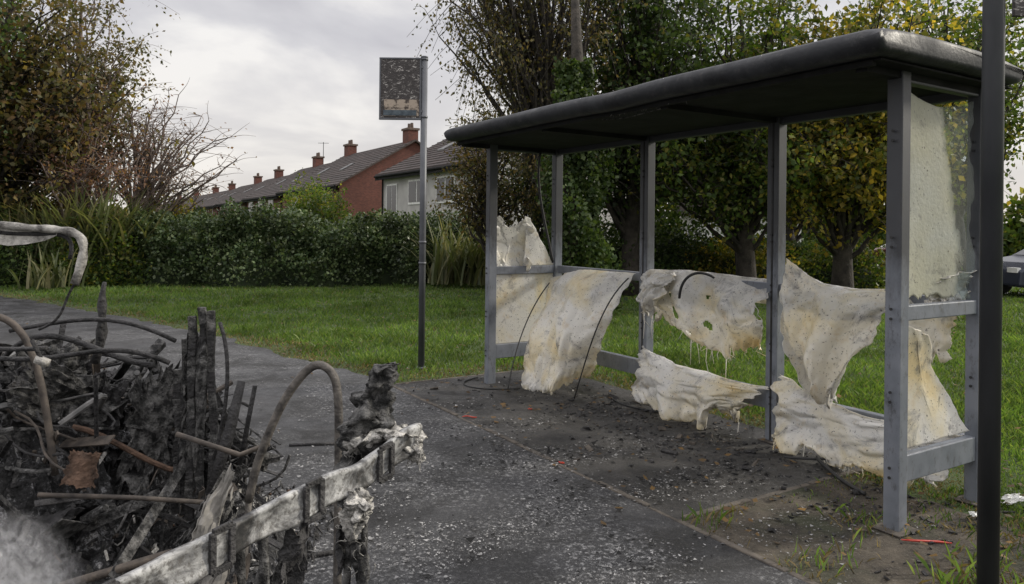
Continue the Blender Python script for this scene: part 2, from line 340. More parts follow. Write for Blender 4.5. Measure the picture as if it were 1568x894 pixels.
# ------------------------------------------------------------------ debris on asphalt
def flakes(name, n, cx, cy, sx, sy, smin, smax, mat, clump=0):
    P = np.c_[cx+R.randn(n)*sx, cy+R.randn(n)*sy]; k = 5
    if clump: P = P[vnoise(P, 5, 77)+R.randn(n)*.2 > -.02]; n = len(P)
    a = np.sort(R.rand(n, k)*6.283, 1); r = (smin+(smax-smin)*R.rand(n)**4)[:, None]*(0.4+R.rand(n, k))
    tilt = R.randn(n, 2)*.35; dx = np.cos(a)*r; dy = np.sin(a)*r
    z = 0.011+R.rand(n)[:, None]*0.003+np.abs(dx*tilt[:, :1]+dy*tilt[:, 1:])
    V = np.stack([P[:, :1]+dx, P[:, 1:]+dy, z], 2).reshape(-1, 3)
    return npmesh(name, V, np.arange(n*k).reshape(n, k), k, mat)
af = simple('ash_flake', (0.06, 0.06, 0.06), (0.36, 0.355, 0.35), 9, 0.9)
flakes('ash_flakes', 26000, -.6, 4.6, 1.2, 1.7, .002, .014, af, 1)
flakes('ash_flakes', 16000, .0, 3.5, .8, .6, .0015, .010, af, 1)
flakes('ash_flakes', 7000, .9, 4.7, .7, .7, .0015, .010, af, 1)
flakes('soot_flakes', 9000, .9, 5.2, 1.0, 1.3, .002, .022, M['black'], 1)
g = Geo()
for i in range(1000):
    s_ = random.uniform(-.3, 6.5); n_ = random.gauss(.05, .5); r = random.uniform(.003, .011)
    if random.random() < .5: s_ = random.choice([1.4, 1.9, 2.5, 3.0, 3.9])+random.gauss(0, .22); n_ = random.choice([.55, .3, 0.0])+random.gauss(0, .12)
    if random.random() < .06: r *= 2.2
    x, y, _ = L(s_, n_, 0); g.box((x, y, .008+r*.4), (r*2*random.uniform(.6, 2.5), r*1.5, r*.8), (random.random(), random.random()*.5, random.random()*6), random.choice([0, 0, 0, 1]))
g.build('charred_crumbs', [M['char'], M['kerb']])
for i, (px, py, ln, an) in enumerate([(-.33, 6.02, .12, .1), (.17, 6.3, .05, .8), (.34, 4.86, .06, 2.3), (2.08, 3.68, .24, -.12)]):
    g = Geo(); P = [(px+math.cos(an)*ln*(t-.5), py+math.sin(an)*ln*(t-.5)+.01*math.sin(t*6+i), .016+.004*math.sin(t*5)) for t in np.linspace(0, 1, 8)]
    g.tube(P, [.003, .005, .006, .006, .005, .006, .005, .003], 0, 5); g.build('red_plastic_shard', M['red'], False)

# ------------------------------------------------------------------ bus shelter
sh = empty('bus_shelter')
LEN = 4.17; DEP = 0.80
g = Geo()
def post(s, n, w=.075, d=.09, base=True):
    g.boxL(s-w/2, s+w/2, n-d/2, n+d/2, 0.0, 2.40)
post(0, 0); post(LEN, 0, .085, .08); post(0, DEP)
post(LEN/3, DEP, .1); post(2*LEN/3, DEP, .1); post(LEN, DEP)
bs = [0, LEN/3, 2*LEN/3, LEN]
for i in range(3):
    a = bs[i]+.052; b = bs[i+1]-.052
    g.boxL(a, b, DEP-.028, DEP+.028, 1.09, 1.17); g.boxL(a, b, DEP-.03, DEP+.03, .24, .38); g.boxL(a, b, DEP-.03, DEP+.03, 2.33, 2.395)
for s in (0, LEN):
    g.boxL(s-.027, s+.027, .047, DEP-.047, 1.09, 1.17); g.boxL(s-.027, s+.027, .047, DEP-.047, .25, .39); g.boxL(s-.027, s+.027, .047, DEP-.047, 2.33, 2.395)
m, nt, out = newmat('sooted_aluminium')
c = ramp(nt, tnoise(nt, 5, 6), [(.35, (.135, .15, .175)), (.65, (.21, .225, .255))])
tc = nt.nodes.new('ShaderNodeTexCoord'); sx = nt.nodes.new('ShaderNodeSeparateXYZ'); nt.links.new(tc.outputs['Object'], sx.inputs[0])
hgt = m_('ADD', m_('MULTIPLY', sx.outputs[2], .5), m_('MULTIPLY', tnoise(nt, 6, 7, .75, stretch=(1, 1, .35)), .5))
c = mix(nt, ramp(nt, hgt, [(.85, 0.0), (1.42, .85)]), c, (.03, .03, .033))
c = mix(nt, ramp(nt, tnoise(nt, 22, 8, .8, stretch=(1, 1, .4)), [(.54, 0.0), (.64, .65)]), c, (.05, .048, .045))
princ(nt, out, c, .48, .15, bump(nt, tnoise(nt, 60, 4), .1, .003)); M['frame2'] = m
g.build('frame', M['frame2'], parent=sh, bevel=.006)
g = Geo()
for s in bs[1:3]:
    g.boxL(s-.007, s+.007, DEP-.049, DEP-.044, .02, 2.36)
for s, n in [(0, 0), (LEN, 0), (0, DEP), (LEN/3, DEP), (2*LEN/3, DEP), (LEN, DEP)]:
    for z in (.31, 1.13, 1.5, 2.05, .7):
        for dz in (-.025, .025):
            c = np.array(L(s, n-.052, z+dz)); e = c.copy(); e[:2] -= N*.006; g.tube([c, e], .008, 0, 8)
g.build('bolts_and_gaskets', M['rubber'], parent=sh)
g = Geo()
for s, n in [(0, 0), (LEN, 0), (LEN/3, DEP), (2*LEN/3, DEP), (LEN, DEP), (0, DEP)]:
    if s: g.boxL(s-.08, s+.08, n-.09, n+.09, .009, .017)
g.build('foot_plates', M['kerb'], parent=sh, bevel=.003)
prof = [(-.34, 2.395), (-.42, 2.392), (-.465, 2.40), (-.492, 2.43), (-.503, 2.462), (-.49, 2.495), (-.45, 2.515), (-.38, 2.528), (-.2, 2.538), (.1, 2.54), (.45, 2.535), (.75, 2.52), (.93, 2.50), (.965, 2.48), (.965, 2.44), (.94, 2.405), (.88, 2.396), (.5, 2.402), (.1, 2.402)]
S = [-.13, -.125, -.11, -.08] + list(np.linspace(-.04, LEN+.1, 90)) + [LEN+.14, LEN+.165, LEN+.178, LEN+.183]
rings = []
for i, s in enumerate(S):
    e = min(i, len(S)-1-i); shr = {0: .05, 1: .03, 2: .016, 3: .006}.get(e, 0); ring = []
    for (a, z) in prof:
        ca, cz = .23, 2.465; aa = a+(shr if a < ca else -shr); zz = z+(shr*.7 if z < cz else -shr*.7)
        nose = max(0, min(1, (-a-.2)/.25)); w = nz(s*1.6, a*2, 1)*.005*nose+nz(s*9, a*9, 4)*.0015*nose
        dip = -.012*math.exp(-((s-2.4)/.3)**2)*nose
        ring.append(L(s, aa+w, zz+w*.7+dip))
    rings.append(ring)
g = Geo(); k = len(prof); v = [p for r in rings for p in r]
f = [(i*k+j, i*k+(j+1) % k, (i+1)*k+(j+1) % k, (i+1)*k+j) for i in range(len(S)-1) for j in range(k)]
f += [tuple(range(k))[::-1], tuple((len(S)-1)*k+j for j in range(k))]; g.add(v, f)
g.build('roof_canopy', M['roofburnt'], True, sh)
g = Geo()
for s in bs: g.boxL(s-.03, s+.03, -.33, DEP-.05, 2.345, 2.392)
g.boxL(-.05, LEN+.08, -.37, -.335, 2.36, 2.39)
g.boxL(-.06, LEN+.12, -.36, .93, 2.381, 2.3905)
g.build('roof_lining_and_ribs', M['black'], parent=sh)
g = Geo()
for i in range(30):
    s = random.gauss(2.5, .22); l = random.uniform(.006, .025); a = L(s, -.36, 2.375); b = L(s+random.uniform(-.03, .03), -.36+random.uniform(-.02, .02), 2.365-l)
    g.tube([a, b], [.005, .002], 0, 5)
P = [L(s, -.30+.02*math.sin(s*9), 2.36-.018*math.sin((s-2.1)/.7*math.pi)) for s in np.linspace(2.1, 2.8, 16)]
g.tube(P, .004, 0, 6); g.build('melted_edge_lining', [M['char2'], M['ashwhite']], True, sh)

def smooth_rows(rows, v):
    k = len(rows)-1; x = v*k; i = min(int(x), k-1); t = x-i
    def P(j): return np.array(rows[max(0, min(k, j))], float)
    p0, p1, p2, p3 = P(i-1), P(i), P(i+1), P(i+2)
    return 0.5*((2*p1)+(-p0+p2)*t+(2*p0-5*p1+4*p2-p3)*t*t+(-p0+3*p1-3*p2+p3)*t**3)
def sheet(name, rows, amp=.05, fr=2.0, seed=1, nu=44, nv=44, mat=None, jag=.03, across=0, wr=.02, thick=.0025, drip=0, grow=True, holes=.0):
    Pt = []
    for j in range(nv):
        v = j/(nv-1); r = smooth_rows(rows, v); r_ = []
        for i in range(nu):
            u = i/(nu-1); p = r[0]*(1-u)+r[1]*u if len(r) == 2 else smooth_rows(list(r), u)
            gr = v**.8 if grow else math.sin(math.pi*min(1, v*1.05))
            a = u*fr*6.283+seed*1.7+2.6*nz(u*1.6, v*1.6, seed)
            fold = math.sin(a); fold = math.copysign(abs(fold)**.75, fold)
            off = amp*gr*fold+wr*nz(u*4, v*4, seed+7)*2+wr*1.3*abs(nz(u*7+v*4, v*5-u*2, seed+3))+wr*.35*abs(nz(u*17-v*6, v*15, seed+4))
            e = jag*(nz(u*7, seed, v*2)+.5*nz(u*19, seed, 1)+.4*nz(u*45, seed, 1))*(v**4)*3; es = jag*1.2*(nz(v*6, seed+u*3, 2)+.4*nz(v*19, seed+u*3, 2))*(abs(2*u-1)**4)*2
            curl = .04*max(0, (v-.88)/.12)**2 if grow else 0
            q = (p[0]+es+amp*.3*gr*math.cos(a), p[1]-off+curl, max(.012, p[2]+e+.4*wr*nz(u*4, v*4, seed+11)))
            r_.append(L(*q))
        Pt.append(r_)
    V = [p for r in Pt for p in r]; F = []
    for j in range(nv-1):
        for i in range(nu-1):
            if holes and nz(i*11/nu, j*9/nv, seed+20) > .62-holes and j > nv*.5: continue
            F.append((j*nu+i, j*nu+i+1, (j+1)*nu+i+1, (j+1)*nu+i))
    g = Geo(); g.add(V, F)
    for i in range(drip):
        p = Vector(Pt[-1][int(nu*(.5+.5*math.sin(i*2.3)*random.random()))%nu]); l = random.choice([.02, .04, .08, .2])*random.uniform(.6, 1.4)
        q1 = Vector((random.gauss(0, .012), random.gauss(0, .01), -l*.5)); q2 = Vector((random.gauss(0, .03), 0, -l))
        g.tube([p, p+q1, p+q2], [.0035, .0015, .001], 0, 4)
    return g.build(name, mat or M['melt'], True, sh, solid=thick)
b = DEP
sheet('end_pane_lower', [[(0, .04, 1.09), (0, .76, 1.09)], [(.01, .04, .75), (0.01, .76, .75)], [(0, .04, .39), (0, .76, .39)]], .008, 1, 3, wr=.008, jag=.0, grow=False)
sheet('end_pane_slump', [[(.03, .08, 1.68), (.0, .22, 1.56), (.03, .40, 1.66)], [(-.02, .05, 1.5), (-.02, .24, 1.46), (.0, .50, 1.50)], [(-.02, .05, 1.36), (-.04, .26, 1.30), (.0, .48, 1.34)], [(.02, .10, 1.14), (-.02, .24, 1.08), (.04, .36, 1.15)]], .05, 1.6, 5, jag=.035, wr=.035)
sheet('end_pane_shard', [[(.01, .40, 1.68), (.01, .46, 1.66)], [(.01, .40, 1.40), (.01, .62, 1.40)], [(.01, .36, 1.175), (.01, .75, 1.175)]], .01, 1, 6, jag=0, wr=.01)
sheet('back_pane_fallen', [[(.10, b-.05, 1.06), (.55, b-.12, 1.15), (1.34, b-.08, 1.16)], [(.20, b-.22, .92), (.7, b-.34, 1.02), (1.31, b-.20, 1.00)], [(.28, b-.42, .60), (.75, b-.55, .70), (1.22, b-.35, .68)], [(.40, b-.62, .25), (.80, b-.62, .35), (1.12, b-.36, .38)], [(.44, b-.76, .03), (.72, b-.68, .02), (1.0, b-.34, .20)]], .085, 1.15, 9, 80, 80, jag=.03, wr=.04)
sheet('back_pane_drape', [[(1.50, b+.05, 1.0), (2.1, b+.07, 1.02), (2.72, b+.05, 1.0)], [(1.48, b-.0, 1.20), (2.05, b, 1.215), (2.74, b, 1.19)], [(1.46, b-.08, 1.05), (2.05, b-.12, 1.05), (2.74, b-.08, 1.06)], [(1.50, b-.12, .96), (2.10, b-.15, .82), (2.74, b-.10, .86)], [(1.56, b-.10, .90), (2.2, b-.10, .62), (2.66, b-.08, .66)]], .05, 2.6, 12, 110, 90, jag=.05, wr=.035, drip=26, holes=.12)
sheet('back_pane_flap', [[(1.47, b-.07, 1.19), (1.9, b-.09, 1.20)], [(1.47, b-.15, 1.06), (1.84, b-.20, 1.08)], [(1.48, b-.18, .86), (1.72, b-.20, .84)]], .05, 1.2, 14, jag=.05, wr=.04, drip=8)
sheet('back_pane_lower_slump', [[(1.40, b-.04, .52), (1.8, b-.02, .42), (2.76, b-.05, .41)], [(1.40, b-.12, .40), (1.95, b-.14, .33), (2.72, b-.12, .36)], [(1.46, b-.20, .22), (2.05, b-.20, .20), (2.62, b-.16, .27)], [(1.52, b-.20, .03), (2.15, b-.22, .02), (2.5, b-.16, .18)]], .075, 2.1, 21, 90, 50, jag=.06, wr=.035, drip=8)
sheet('back_pane_hanging', [[(2.92, b-.06, 1.36), (3.24, b-.05, 1.20), (3.78, b-.06, 1.19)], [(2.92, b-.10, 1.14), (3.25, b-.14, 1.10), (3.74, b-.12, 1.12)], [(2.96, b-.13, .92), (3.27, b-.20, .90), (3.66, b-.14, .96)], [(3.06, b-.14, .66), (3.27, b-.19, .64), (3.50, b-.15, .70)], [(3.2, b-.12, .44), (3.28, b-.15, .40), (3.35, b-.12, .45)]], .06, 1.7, 31, 80, 80, jag=.025, wr=.035)
sheet('back_pane_lower', [[(2.86, b-.05, .52), (3.4, b-.05, .38), (4.12, b-.04, .38)], [(2.86, b-.10, .30), (3.4, b-.15, .26), (4.12, b-.10, .27)], [(2.88, b-.16, .06), (3.4, b-.22, .05), (4.0, b-.14, .06)]], .04, 2.0, 33, 90, 50, jag=.04, wr=.03, drip=26)
sheet('back_pane_remnant', [[(3.68, b+.0, 1.17), (4.12, b+.0, 1.17)], [(3.72, b-.07, 1.0), (4.10, b-.06, 1.02)], [(3.84, b-.08, .82), (4.02, b-.06, .80)]], .03, 1.5, 37, jag=.025)
sheet('end_pane_upper', [[(LEN, .05, 2.30), (LEN, .38, 2.24), (LEN, .75, 2.31)], [(LEN-.01, .05, 1.7), (LEN, .38, 1.7), (LEN, .75, 1.7)], [(LEN, .05, 1.19), (LEN-.03, .38, 1.21), (LEN, .75, 1.18)]], .012, 1, 41, mat=M['haze'], jag=.015, wr=.012, grow=False)
sheet('end_pane_slump', [[(LEN, .05, 1.08), (LEN, .30, 1.0)], [(LEN-.04, .05, .80), (LEN-.04, .50, .74)], [(LEN-.02, .05, .40), (LEN, .74, .42)]], .03, .8, 43, jag=.0, wr=.015, grow=False)
sheet('end_pane_folds', [[(LEN-.01, .45, 1.30), (LEN, .76, 1.34)], [(LEN-.06, .42, 1.24), (LEN-.04, .76, 1.25)], [(LEN-.04, .4, 1.175), (LEN-.04, .76, 1.175)]], .03, 2, 45, jag=.03, wr=.03)
g = Geo()
def bez(a, c1, c2, d_, k=18):
    a, c1, c2, d_ = map(lambda q: np.array(q, float), (a, c1, c2, d_))
    return [tuple((1-t)**3*a+3*(1-t)**2*t*c1+3*(1-t)*t*t*c2+t**3*d_) for t in np.linspace(0, 1, k)]
g.tube(bez(L(1.33, b-.16, 1.12), L(1.24, b-.4, .9), L(1.15, b-.45, .5), L(1.0, b-.5, .02)), .007, 0, 6)
g.tube(bez(L(.16, b-.2, 1.0), L(.16, b-.5, .7), L(.3, b-.72, .3), L(.42, b-.85, .02)), .006, 0, 6)
g.tube(bez(L(.05, .55, 2.35), L(.0, .5, 2.0), L(.0, .66, 1.6), L(.02, .74, 1.2)), .014, 0, 6)
g.tube(bez(L(2.0, b-.20, 1.0), L(2.05, b-.24, 1.2), L(2.2, b-.2, 1.26), L(2.28, b-.1, 1.18)), .011, 0, 6)
g.tube(bez(L(-.25, .0, .02), L(-.15, -.45, .012), L(.3, -.3, .012), L(.4, .1, .02)), .007, 0, 6)
g.tube(bez(L(1.0, .7, .02), L(1.3, .5, .012), L(1.5, .5, .012), L(1.9, .72, .02)), .008, 0, 6)
g.tube(bez(L(3.1, .5, .02), L(3.3, .62, .03), L(3.4, .7, .06), L(3.45, .66, .09)), .009, 0, 6)
g.tube(bez(L(3.3, .58, .05), L(3.5, .45, .03), L(3.6, .4, .02), L(3.8, .32, .02)), .012, 0, 6)
g.build('hanging_gaskets', M['rubber'], True, sh)

# ------------------------------------------------------------------ poles and stop sign
bp = empty('bus_stop_sign'); g = Geo()
g.tube([(-.978, 8.1, 0), (-.978, 8.1, 3.41)], .036, 0, 16); g.tube([(-.978, 8.1, 0), (-.978, 8.1, .03)], .055, 0, 16); g.tube([(-.978, 8.1, 3.41), (-.978, 8.1, 3.425)], .04, 0, 16)
for z in (1.15, 1.38, 2.75, 3.38): g.tube([(-.978, 8.1, z), (-.978, 8.1, z+.025)], .042, 0, 16)
g.build('pole', M['polegrey'], True, bp)
g = Geo(); g.box((-1.235, 8.08, 3.065), (.43, .025, .66), m=0); g.build('flag_panel', M['signface'], parent=bp, bevel=.004)
g = Geo(); g.box((-1.22, 8.064, 2.855), (.38, .004, .18), m=0); g.box((-1.235, 8.0595, 2.80), (.36, .004, .06), m=1); g.build('route_plates', [M['cream'], M['blueplate']], parent=bp)
g = Geo()
for z in (2.735, 3.395): g.box((-1.235, 8.08, z), (.46, .035, .018))
for x in (-1.455, -1.015): g.box((x, 8.08, 3.065), (.018, .035, .64))
for z in (2.82, 3.3): g.box((-.995, 8.08, z), (.05, .03, .03))
g.build('flag_frame', M['polegrey'], parent=bp, bevel=.003)
lp = empty('street_lamp'); g = Geo()
g.tube([(2.01, 3.1, 0), (2.01, 3.1, 5.5)], [.041, .041], 0, 24)
g.tube([(2.01, 3.1, 5.5), (2.0, 3.0, 5.8), (1.9, 2.6, 5.95)], .03, 0, 10); g.box((1.86, 2.4, 5.96), (.2, .5, .08))
g.build('column', M['pole'], True, lp)
g = Geo(); g.box((2.27, 3.1, 2.62), (.36, .02, .32), (0, 0, 0)); g.build('notice_plate', M['signface'], parent=lp, bevel=.004)
for z in (2.55, 2.7):
    g = Geo(); g.tube([(2.01, 3.1, z), (2.01, 3.1, z+.03)], .046, 0, 16); g.build('clamp', M['pole'], parent=lp)

# ------------------------------------------------------------------ houses
def house(name, s0, s1, eave, ridge, wall, chims=(), wins=(), n0=12.6, n1=23.4, base=-.4, doors=()):
    e = empty(name); nm = (n0+n1)/2; g = Geo()
    v = [L(s0, n0, base), L(s1, n0, base), L(s1, n1, base), L(s0, n1, base), L(s0, n0, eave), L(s1, n0, eave), L(s1, n1, eave), L(s0, n1, eave), L(s0, nm, ridge), L(s1, nm, ridge)]
    g.add(v, [(0, 1, 5, 4), (2, 3, 7, 6), (1, 2, 6, 9, 5), (3, 0, 4, 8, 7)]); g.build('walls', wall, parent=e)
    g = Geo(); o = .35; sl = (ridge-eave)/(nm-n0)
    for sg, na in ((1, n0-o), (-1, n1+o)):
        za = eave-o*sl
        q = [L(s0-.25, na, za), L(s1+.25, na, za), L(s1+.25, nm, ridge), L(s0-.25, nm, ridge)]
        g.hexa([(p[0], p[1], p[2]+.03) for p in q]+[(p[0], p[1], p[2]+.16) for p in q])
    rows = 16
    for i in range(rows):
        t = i/rows; nn_ = n0-o+(nm-n0+o)*t; z = eave-o*sl+(ridge-eave+o*sl)*t+.16
        g.boxL(s0-.25, s1+.25, nn_, nn_+.05, z, z+.05)
    g.build('roof', M['roof'], parent=e)
    g = Geo(); g.tube([L(s0-.2, n0-o-.05, eave-o*sl+.05), L(s1+.2, n0-o-.05, eave-o*sl+.05)], .07, 0, 8)
    g.tube([L(s0+.2, n0-.07, base), L(s0+.2, n0-.07, eave-.1)], .05, 0, 6); g.boxL(s0-.26, s1+.26, n0-o-.01, n0-o+.02, eave-o*sl-.16, eave-o*sl+.02); g.build('gutter_and_fascia', M['black'], parent=e)
    g = Geo(); gl = Geo()
    for (a, w, z0, z1) in wins:
        g.boxL(a-.09, a+w+.09, n0-.04, n0-.003, z0-.12, z1+.09); gl.boxL(a, a+w*.47, n0-.055, n0-.042, z0, z1); gl.boxL(a+w*.53, a+w, n0-.055, n0-.042, z0, z1)
    g.build('window_frames', M['white'], parent=e); gl.build('window_panes', M['glass'], parent=e)
    if doors:
        g = Geo()
        for a in doors: g.boxL(a, a+.95, n0-.05, n0-.004, base, base+2.1)
        g.build('doors', M['rust'], parent=e)
    g = Geo()
    for a in np.arange(s0+3, s1-2, 5.5):
        c = [(a, 2.0), (a+.8, 2.0), (a+.8, 2.9), (a, 2.9)]; q = [L(x, n0+y, eave+sl*y) for x, y in c]; g.hexa([(p[0], p[1], p[2]+.12) for p in q]+[(p[0], p[1], p[2]+.24) for p in q])
    g.build('rooflights', M['greysteel'], parent=e)
    for a in chims:
        g = Geo(); g.boxL(a-.5, a+.5, nm-.38, nm+.38, ridge-.6, ridge+.85, 0); g.boxL(a-.58, a+.58, nm-.46, nm+.46, ridge+.85, ridge+1.0, 1)
        for q in (-.24, .24):
            p0 = L(a+q, nm, ridge+1.0); g.tube([p0, (p0[0], p0[1], p0[2]+.38)], [.12, .10], 2, 8)
        g.build('chimney', [M['brick'], M['pot'], M['pot']], parent=e)
    return e
house('rendered_house', -34, -23, 4.6, 7.5, M['render'], (), [(-33.2, 1.3, 2.3, 3.9), (-30.2, 2.0, 2.9, 4.0), (-26.8, 1.8, 2.9, 4.0), (-33, 1.2, .4, 1.8)], doors=(-29,))
W = lambda a: [(a+1.2, 1.6, 2.5, 3.8), (a+5, 1.6, 2.5, 3.8), (a+1.2, 1.8, .3, 1.7), (a+8.8, 1.5, 2.5, 3.8)]
house('brick_house', -56, -41.5, 4.4, 7.6, M['brick'], (-42.2, -54.6), W(-54), doors=(-48,))
house('brick_house', -69, -56.3, 4.2, 7.25, M['brick'], (-63.6,), W(-69), doors=(-62,))
house('brick_house', -83, -69.3, 4.0, 6.9, M['brick'], (-77.9,), W(-83), doors=(-76,))
house('brick_house', -97, -84, 3.9, 6.7, M['brick'], (-87.7,), W(-97))
house('brick_house', -112, -97.3, 3.8, 6.5, M['brick'], (-103,), W(-112))
house('brick_house', -130, -112.3, 3.8, 6.5, M['brick'], (-115,), W(-130))
house('brick_house', -165, -130.3, 3.8, 6.6, M['brick'], (-133, -153), W(-150))
g = Geo(); a = L(-62, 18, 7.3); g.tube([a, (a[0], a[1], a[2]+2.2)], .03, 0, 5); g.tube([(a[0]-.5, a[1], a[2]+2.1), (a[0]+.5, a[1], a[2]+2.1)], .02, 0, 4); g.build('television_aerial', M['black'])
e = empty('white_house'); g = Geo()
g.box((11.2, 37, .9), (4.2, 6, 2.9)); g.build('walls', M['renderw'], parent=e)
g = Geo(); g.add([(8.8, 33.7, 2.35), (13.6, 33.7, 2.35), (13.6, 37, 4.2), (8.8, 37, 4.2), (8.8, 40.3, 2.35), (13.6, 40.3, 2.35)], [(0, 1, 2, 3), (3, 2, 5, 4), (0, 3, 4), (1, 5, 2)]); g.build('roof', M['roof'], parent=e, solid=.1)
g = Geo(); g.box((10.6, 33.96, 1.4), (1.0, .07, 1.0)); g.build('windows', M['glass'], parent=e)

# ------------------------------------------------------------------ vegetation
def tree(name, base, crowns, ncl, ntw, npl, lsize, tr, lm, bm, droop=0, twig=.8, top=None, seed=1, hang=.3, limb=.28, gap=-.12):
    rs = random.Random(seed); e = empty(name); g = Geo(); base = Vector(base)
    c0 = crowns[0]; tp = Vector(top) if top else Vector((c0[0][0], c0[0][1], c0[0][2]+c0[1][2]*.6))
    K = 14; trunk = []; rad = []
    for i in range(K+1):
        t = i/K; p = base.lerp(tp, t); p += Vector((nz(t*3, seed, 0), nz(t*3, seed, 9), 0))*.5*math.sin(t*3.14); trunk.append(p); rad.append(tr*(1-t)**.8*(1+.35*math.exp(-t*12))+.02)
    g.tube(trunk, rad, 0, 10); LP = []
    wts = [c[2] for c in crowns]
    for i in range(ncl):
        c = rs.choices(crowns, wts)[0]
        while True:
            q = Vector((rs.gauss(0, 1), rs.gauss(0, 1), rs.gauss(0, 1))).normalized()*rs.random()**.42
            cc = Vector((c[0][0]+q.x*c[1][0], c[0][1]+q.y*c[1][1], c[0][2]+q.z*c[1][2]))
            if nz(cc.x*.6, cc.y*.6, cc.z*.6+seed) > gap: break
        f_ = rs.uniform(.35, .7); tz = min(.97, max(.12, (cc.z-base.z)*f_/(tp.z-base.z))); st = trunk[int(tz*K)]; r0 = max(.012, rad[int(tz*K)]*limb)
        mid = st.lerp(cc, .5)+Vector((rs.gauss(0, .25), rs.gauss(0, .25), rs.uniform(.1, .6)))
        pts = [Vector(x) for x in bez(st, st.lerp(mid, .7), mid.lerp(cc, .3), cc, 8)]
        pts = [p+Vector((rs.gauss(0, .05), rs.gauss(0, .05), rs.gauss(0, .04))) for p in pts]; pts[0] = st
        g.tube(pts, [r0*(1-k/8)+.007 for k in range(8)], 0, 4, False)
        for j in range(ntw):
            o = pts[rs.randrange(4, 8)]; en = o+Vector((rs.gauss(0, twig), rs.gauss(0, twig), rs.gauss(0, twig*.65)+.1))
            if droop: en.z -= droop*rs.random()
            m_q = o.lerp(en, .5)+Vector((rs.gauss(0, .08), rs.gauss(0, .08), .15*twig+.2*droop)); tw = bez(o, m_q, m_q, en, 5)
            g.tube(tw, [.010, .008, .006, .005, .004], 0, 3, False)
            if npl:
                A = np.array(tw); ti = R.rand(npl)*3.2+.8; i0 = np.minimum(ti.astype(int), 3); fr = (ti-i0)[:, None]
                LP.append(A[i0]*(1-fr)+A[i0+1]*fr+R.randn(npl, 3)*.10*(.5+twig))
    g.build('trunk_and_limbs', bm, True, e)
    if LP: leaves('foliage', np.concatenate(LP), lsize, lm, e, hang)
    return e
tree('willow_tree', (-14.5, 20, 0), [((-15, 20, 7), (3.9, 3, 5), 1), ((-12.3, 19.5, 4.6), (2.4, 2, 2.9), .7)], 160, 8, 18, .14, .3, L_brown, M['bark'], .7, .75, seed=3)
tree('alder_tree', (-13.8, 17, 0), [((-13.8, 17, 6.5), (1.9, 2, 4.6), 1)], 75, 8, 20, .12, .2, L_dark, M['bark'], .2, .7, seed=5)
tree('willow_tree', (-12.3, 20.5, 0), [((-12.0, 20.5, 6.2), (1.7, 1.6, 2.9), 1)], 60, 7, 15, .10, .15, L_birch, M['barkl'], .5, .6, seed=8)
tree('cherry_tree', (-11.6, 19.6, 0), [((-11.3, 19.6, 3.9), (1.9, 1.3, 1.7), 1)], 60, 7, 9, .08, .12, L_pink, M['barkl'], .1, .45, seed=18, limb=.35)
tree('bare_cherry_tree', (-10.6, 21, 0), [((-10.0, 21, 3.7), (2.4, 1.4, 1.8), 1)], 75, 10, 1, .08, .14, L_pink, M['barkl'], 0, .42, seed=13, limb=.35, gap=-.5, top=(-10.4, 21, 4.0))
tree('birch_tree', (.9, 16, 0), [((.5, 16, 7.0), (2.2, 1.8, 3.6), 1), ((-.9, 16, 6.4), (1.0, 1, 2.6), .35), ((.9, 16.3, 4.0), (1.2, 1, 1.3), .3)], 125, 9, 19, .075, .2, L_birch, M['bark'], 1.3, .5, seed=21, hang=.8)
tree('maple_tree', (2.8, 17.5, 0), [((3.0, 17.5, 6.0), (2.0, 1.8, 4.3), 1)], 125, 8, 23, .12, .2, L_dark, M['bark'], .2, .65, seed=23)
tree('maple_tree', (5.4, 17, 0), [((5.2, 17, 4.9), (2.3, 2.0, 2.9), 1), ((4.6, 16.2, 3.2), (2.0, 1.0, 1.2), .45)], 140, 8, 22, .12, .2, L_green, M['bark'], .2, .6, seed=27)
tree('sycamore_tree', (7.5, 16.8, 0), [((7.8, 16.5, 4.7), (2.5, 2.0, 2.5), 1), ((7.6, 15.9, 3.1), (2.2, 1.0, 1.2), .5)], 135, 8, 22, .13, .2, L_yell, M['bark'], .2, .62, seed=31)
tree('sycamore_tree', (12.6, 21, 0), [((12.2, 21, 6.0), (3.2, 2.2, 3.2), 1)], 95, 8, 20, .14, .28, L_green, M['bark'], .2, .8, seed=35)
tree('ash_tree', (9.5, 25, 0), [((8.5, 25, 5), (6, 2.2, 2.8), 1)], 130, 8, 21, .18, .28, L_dark, M['bark'], .2, .9, seed=36)
tree('hawthorn_tree', (-.4, 17.5, 0), [((-.6, 17.5, 3.0), (1.2, 1, 1.4), 1)], 50, 7, 16, .08, .1, L_brown, M['bark'], .1, .45, seed=39)
tree('hawthorn_tree', (.6, 18.6, 0), [((.6, 18.6, 3.0), (1.1, .9, 1.9), 1)], 50, 7, 18, .09, .1, L_dark, M['bark'], .1, .45, seed=40)
e = empty('ivy_clad_tree'); g = Geo(); g.tube([(1.0, 13.6, 0), (1.05, 13.6, 2), (1.2, 13.7, 4.2), (1.1, 13.8, 6.5)], [.2, .17, .13, .06], 0, 10); g.build('trunk', M['bark'], True, e)
n = 16000; z = R.rand(n)**.9*4.6; a = R.rand(n)*6.283; r = (.62-.07*z+.18*np.sin(z*3+a*2)+.12*np.sin(a*5+z*5))*(.6+.5*R.rand(n))*np.where(z > 4, .7, 1)
leaves('ivy', np.stack([1.15+np.cos(a)*r, 13.6+np.sin(a)*r, z+.05], 1), .08, L_dark, e, .5, .45)

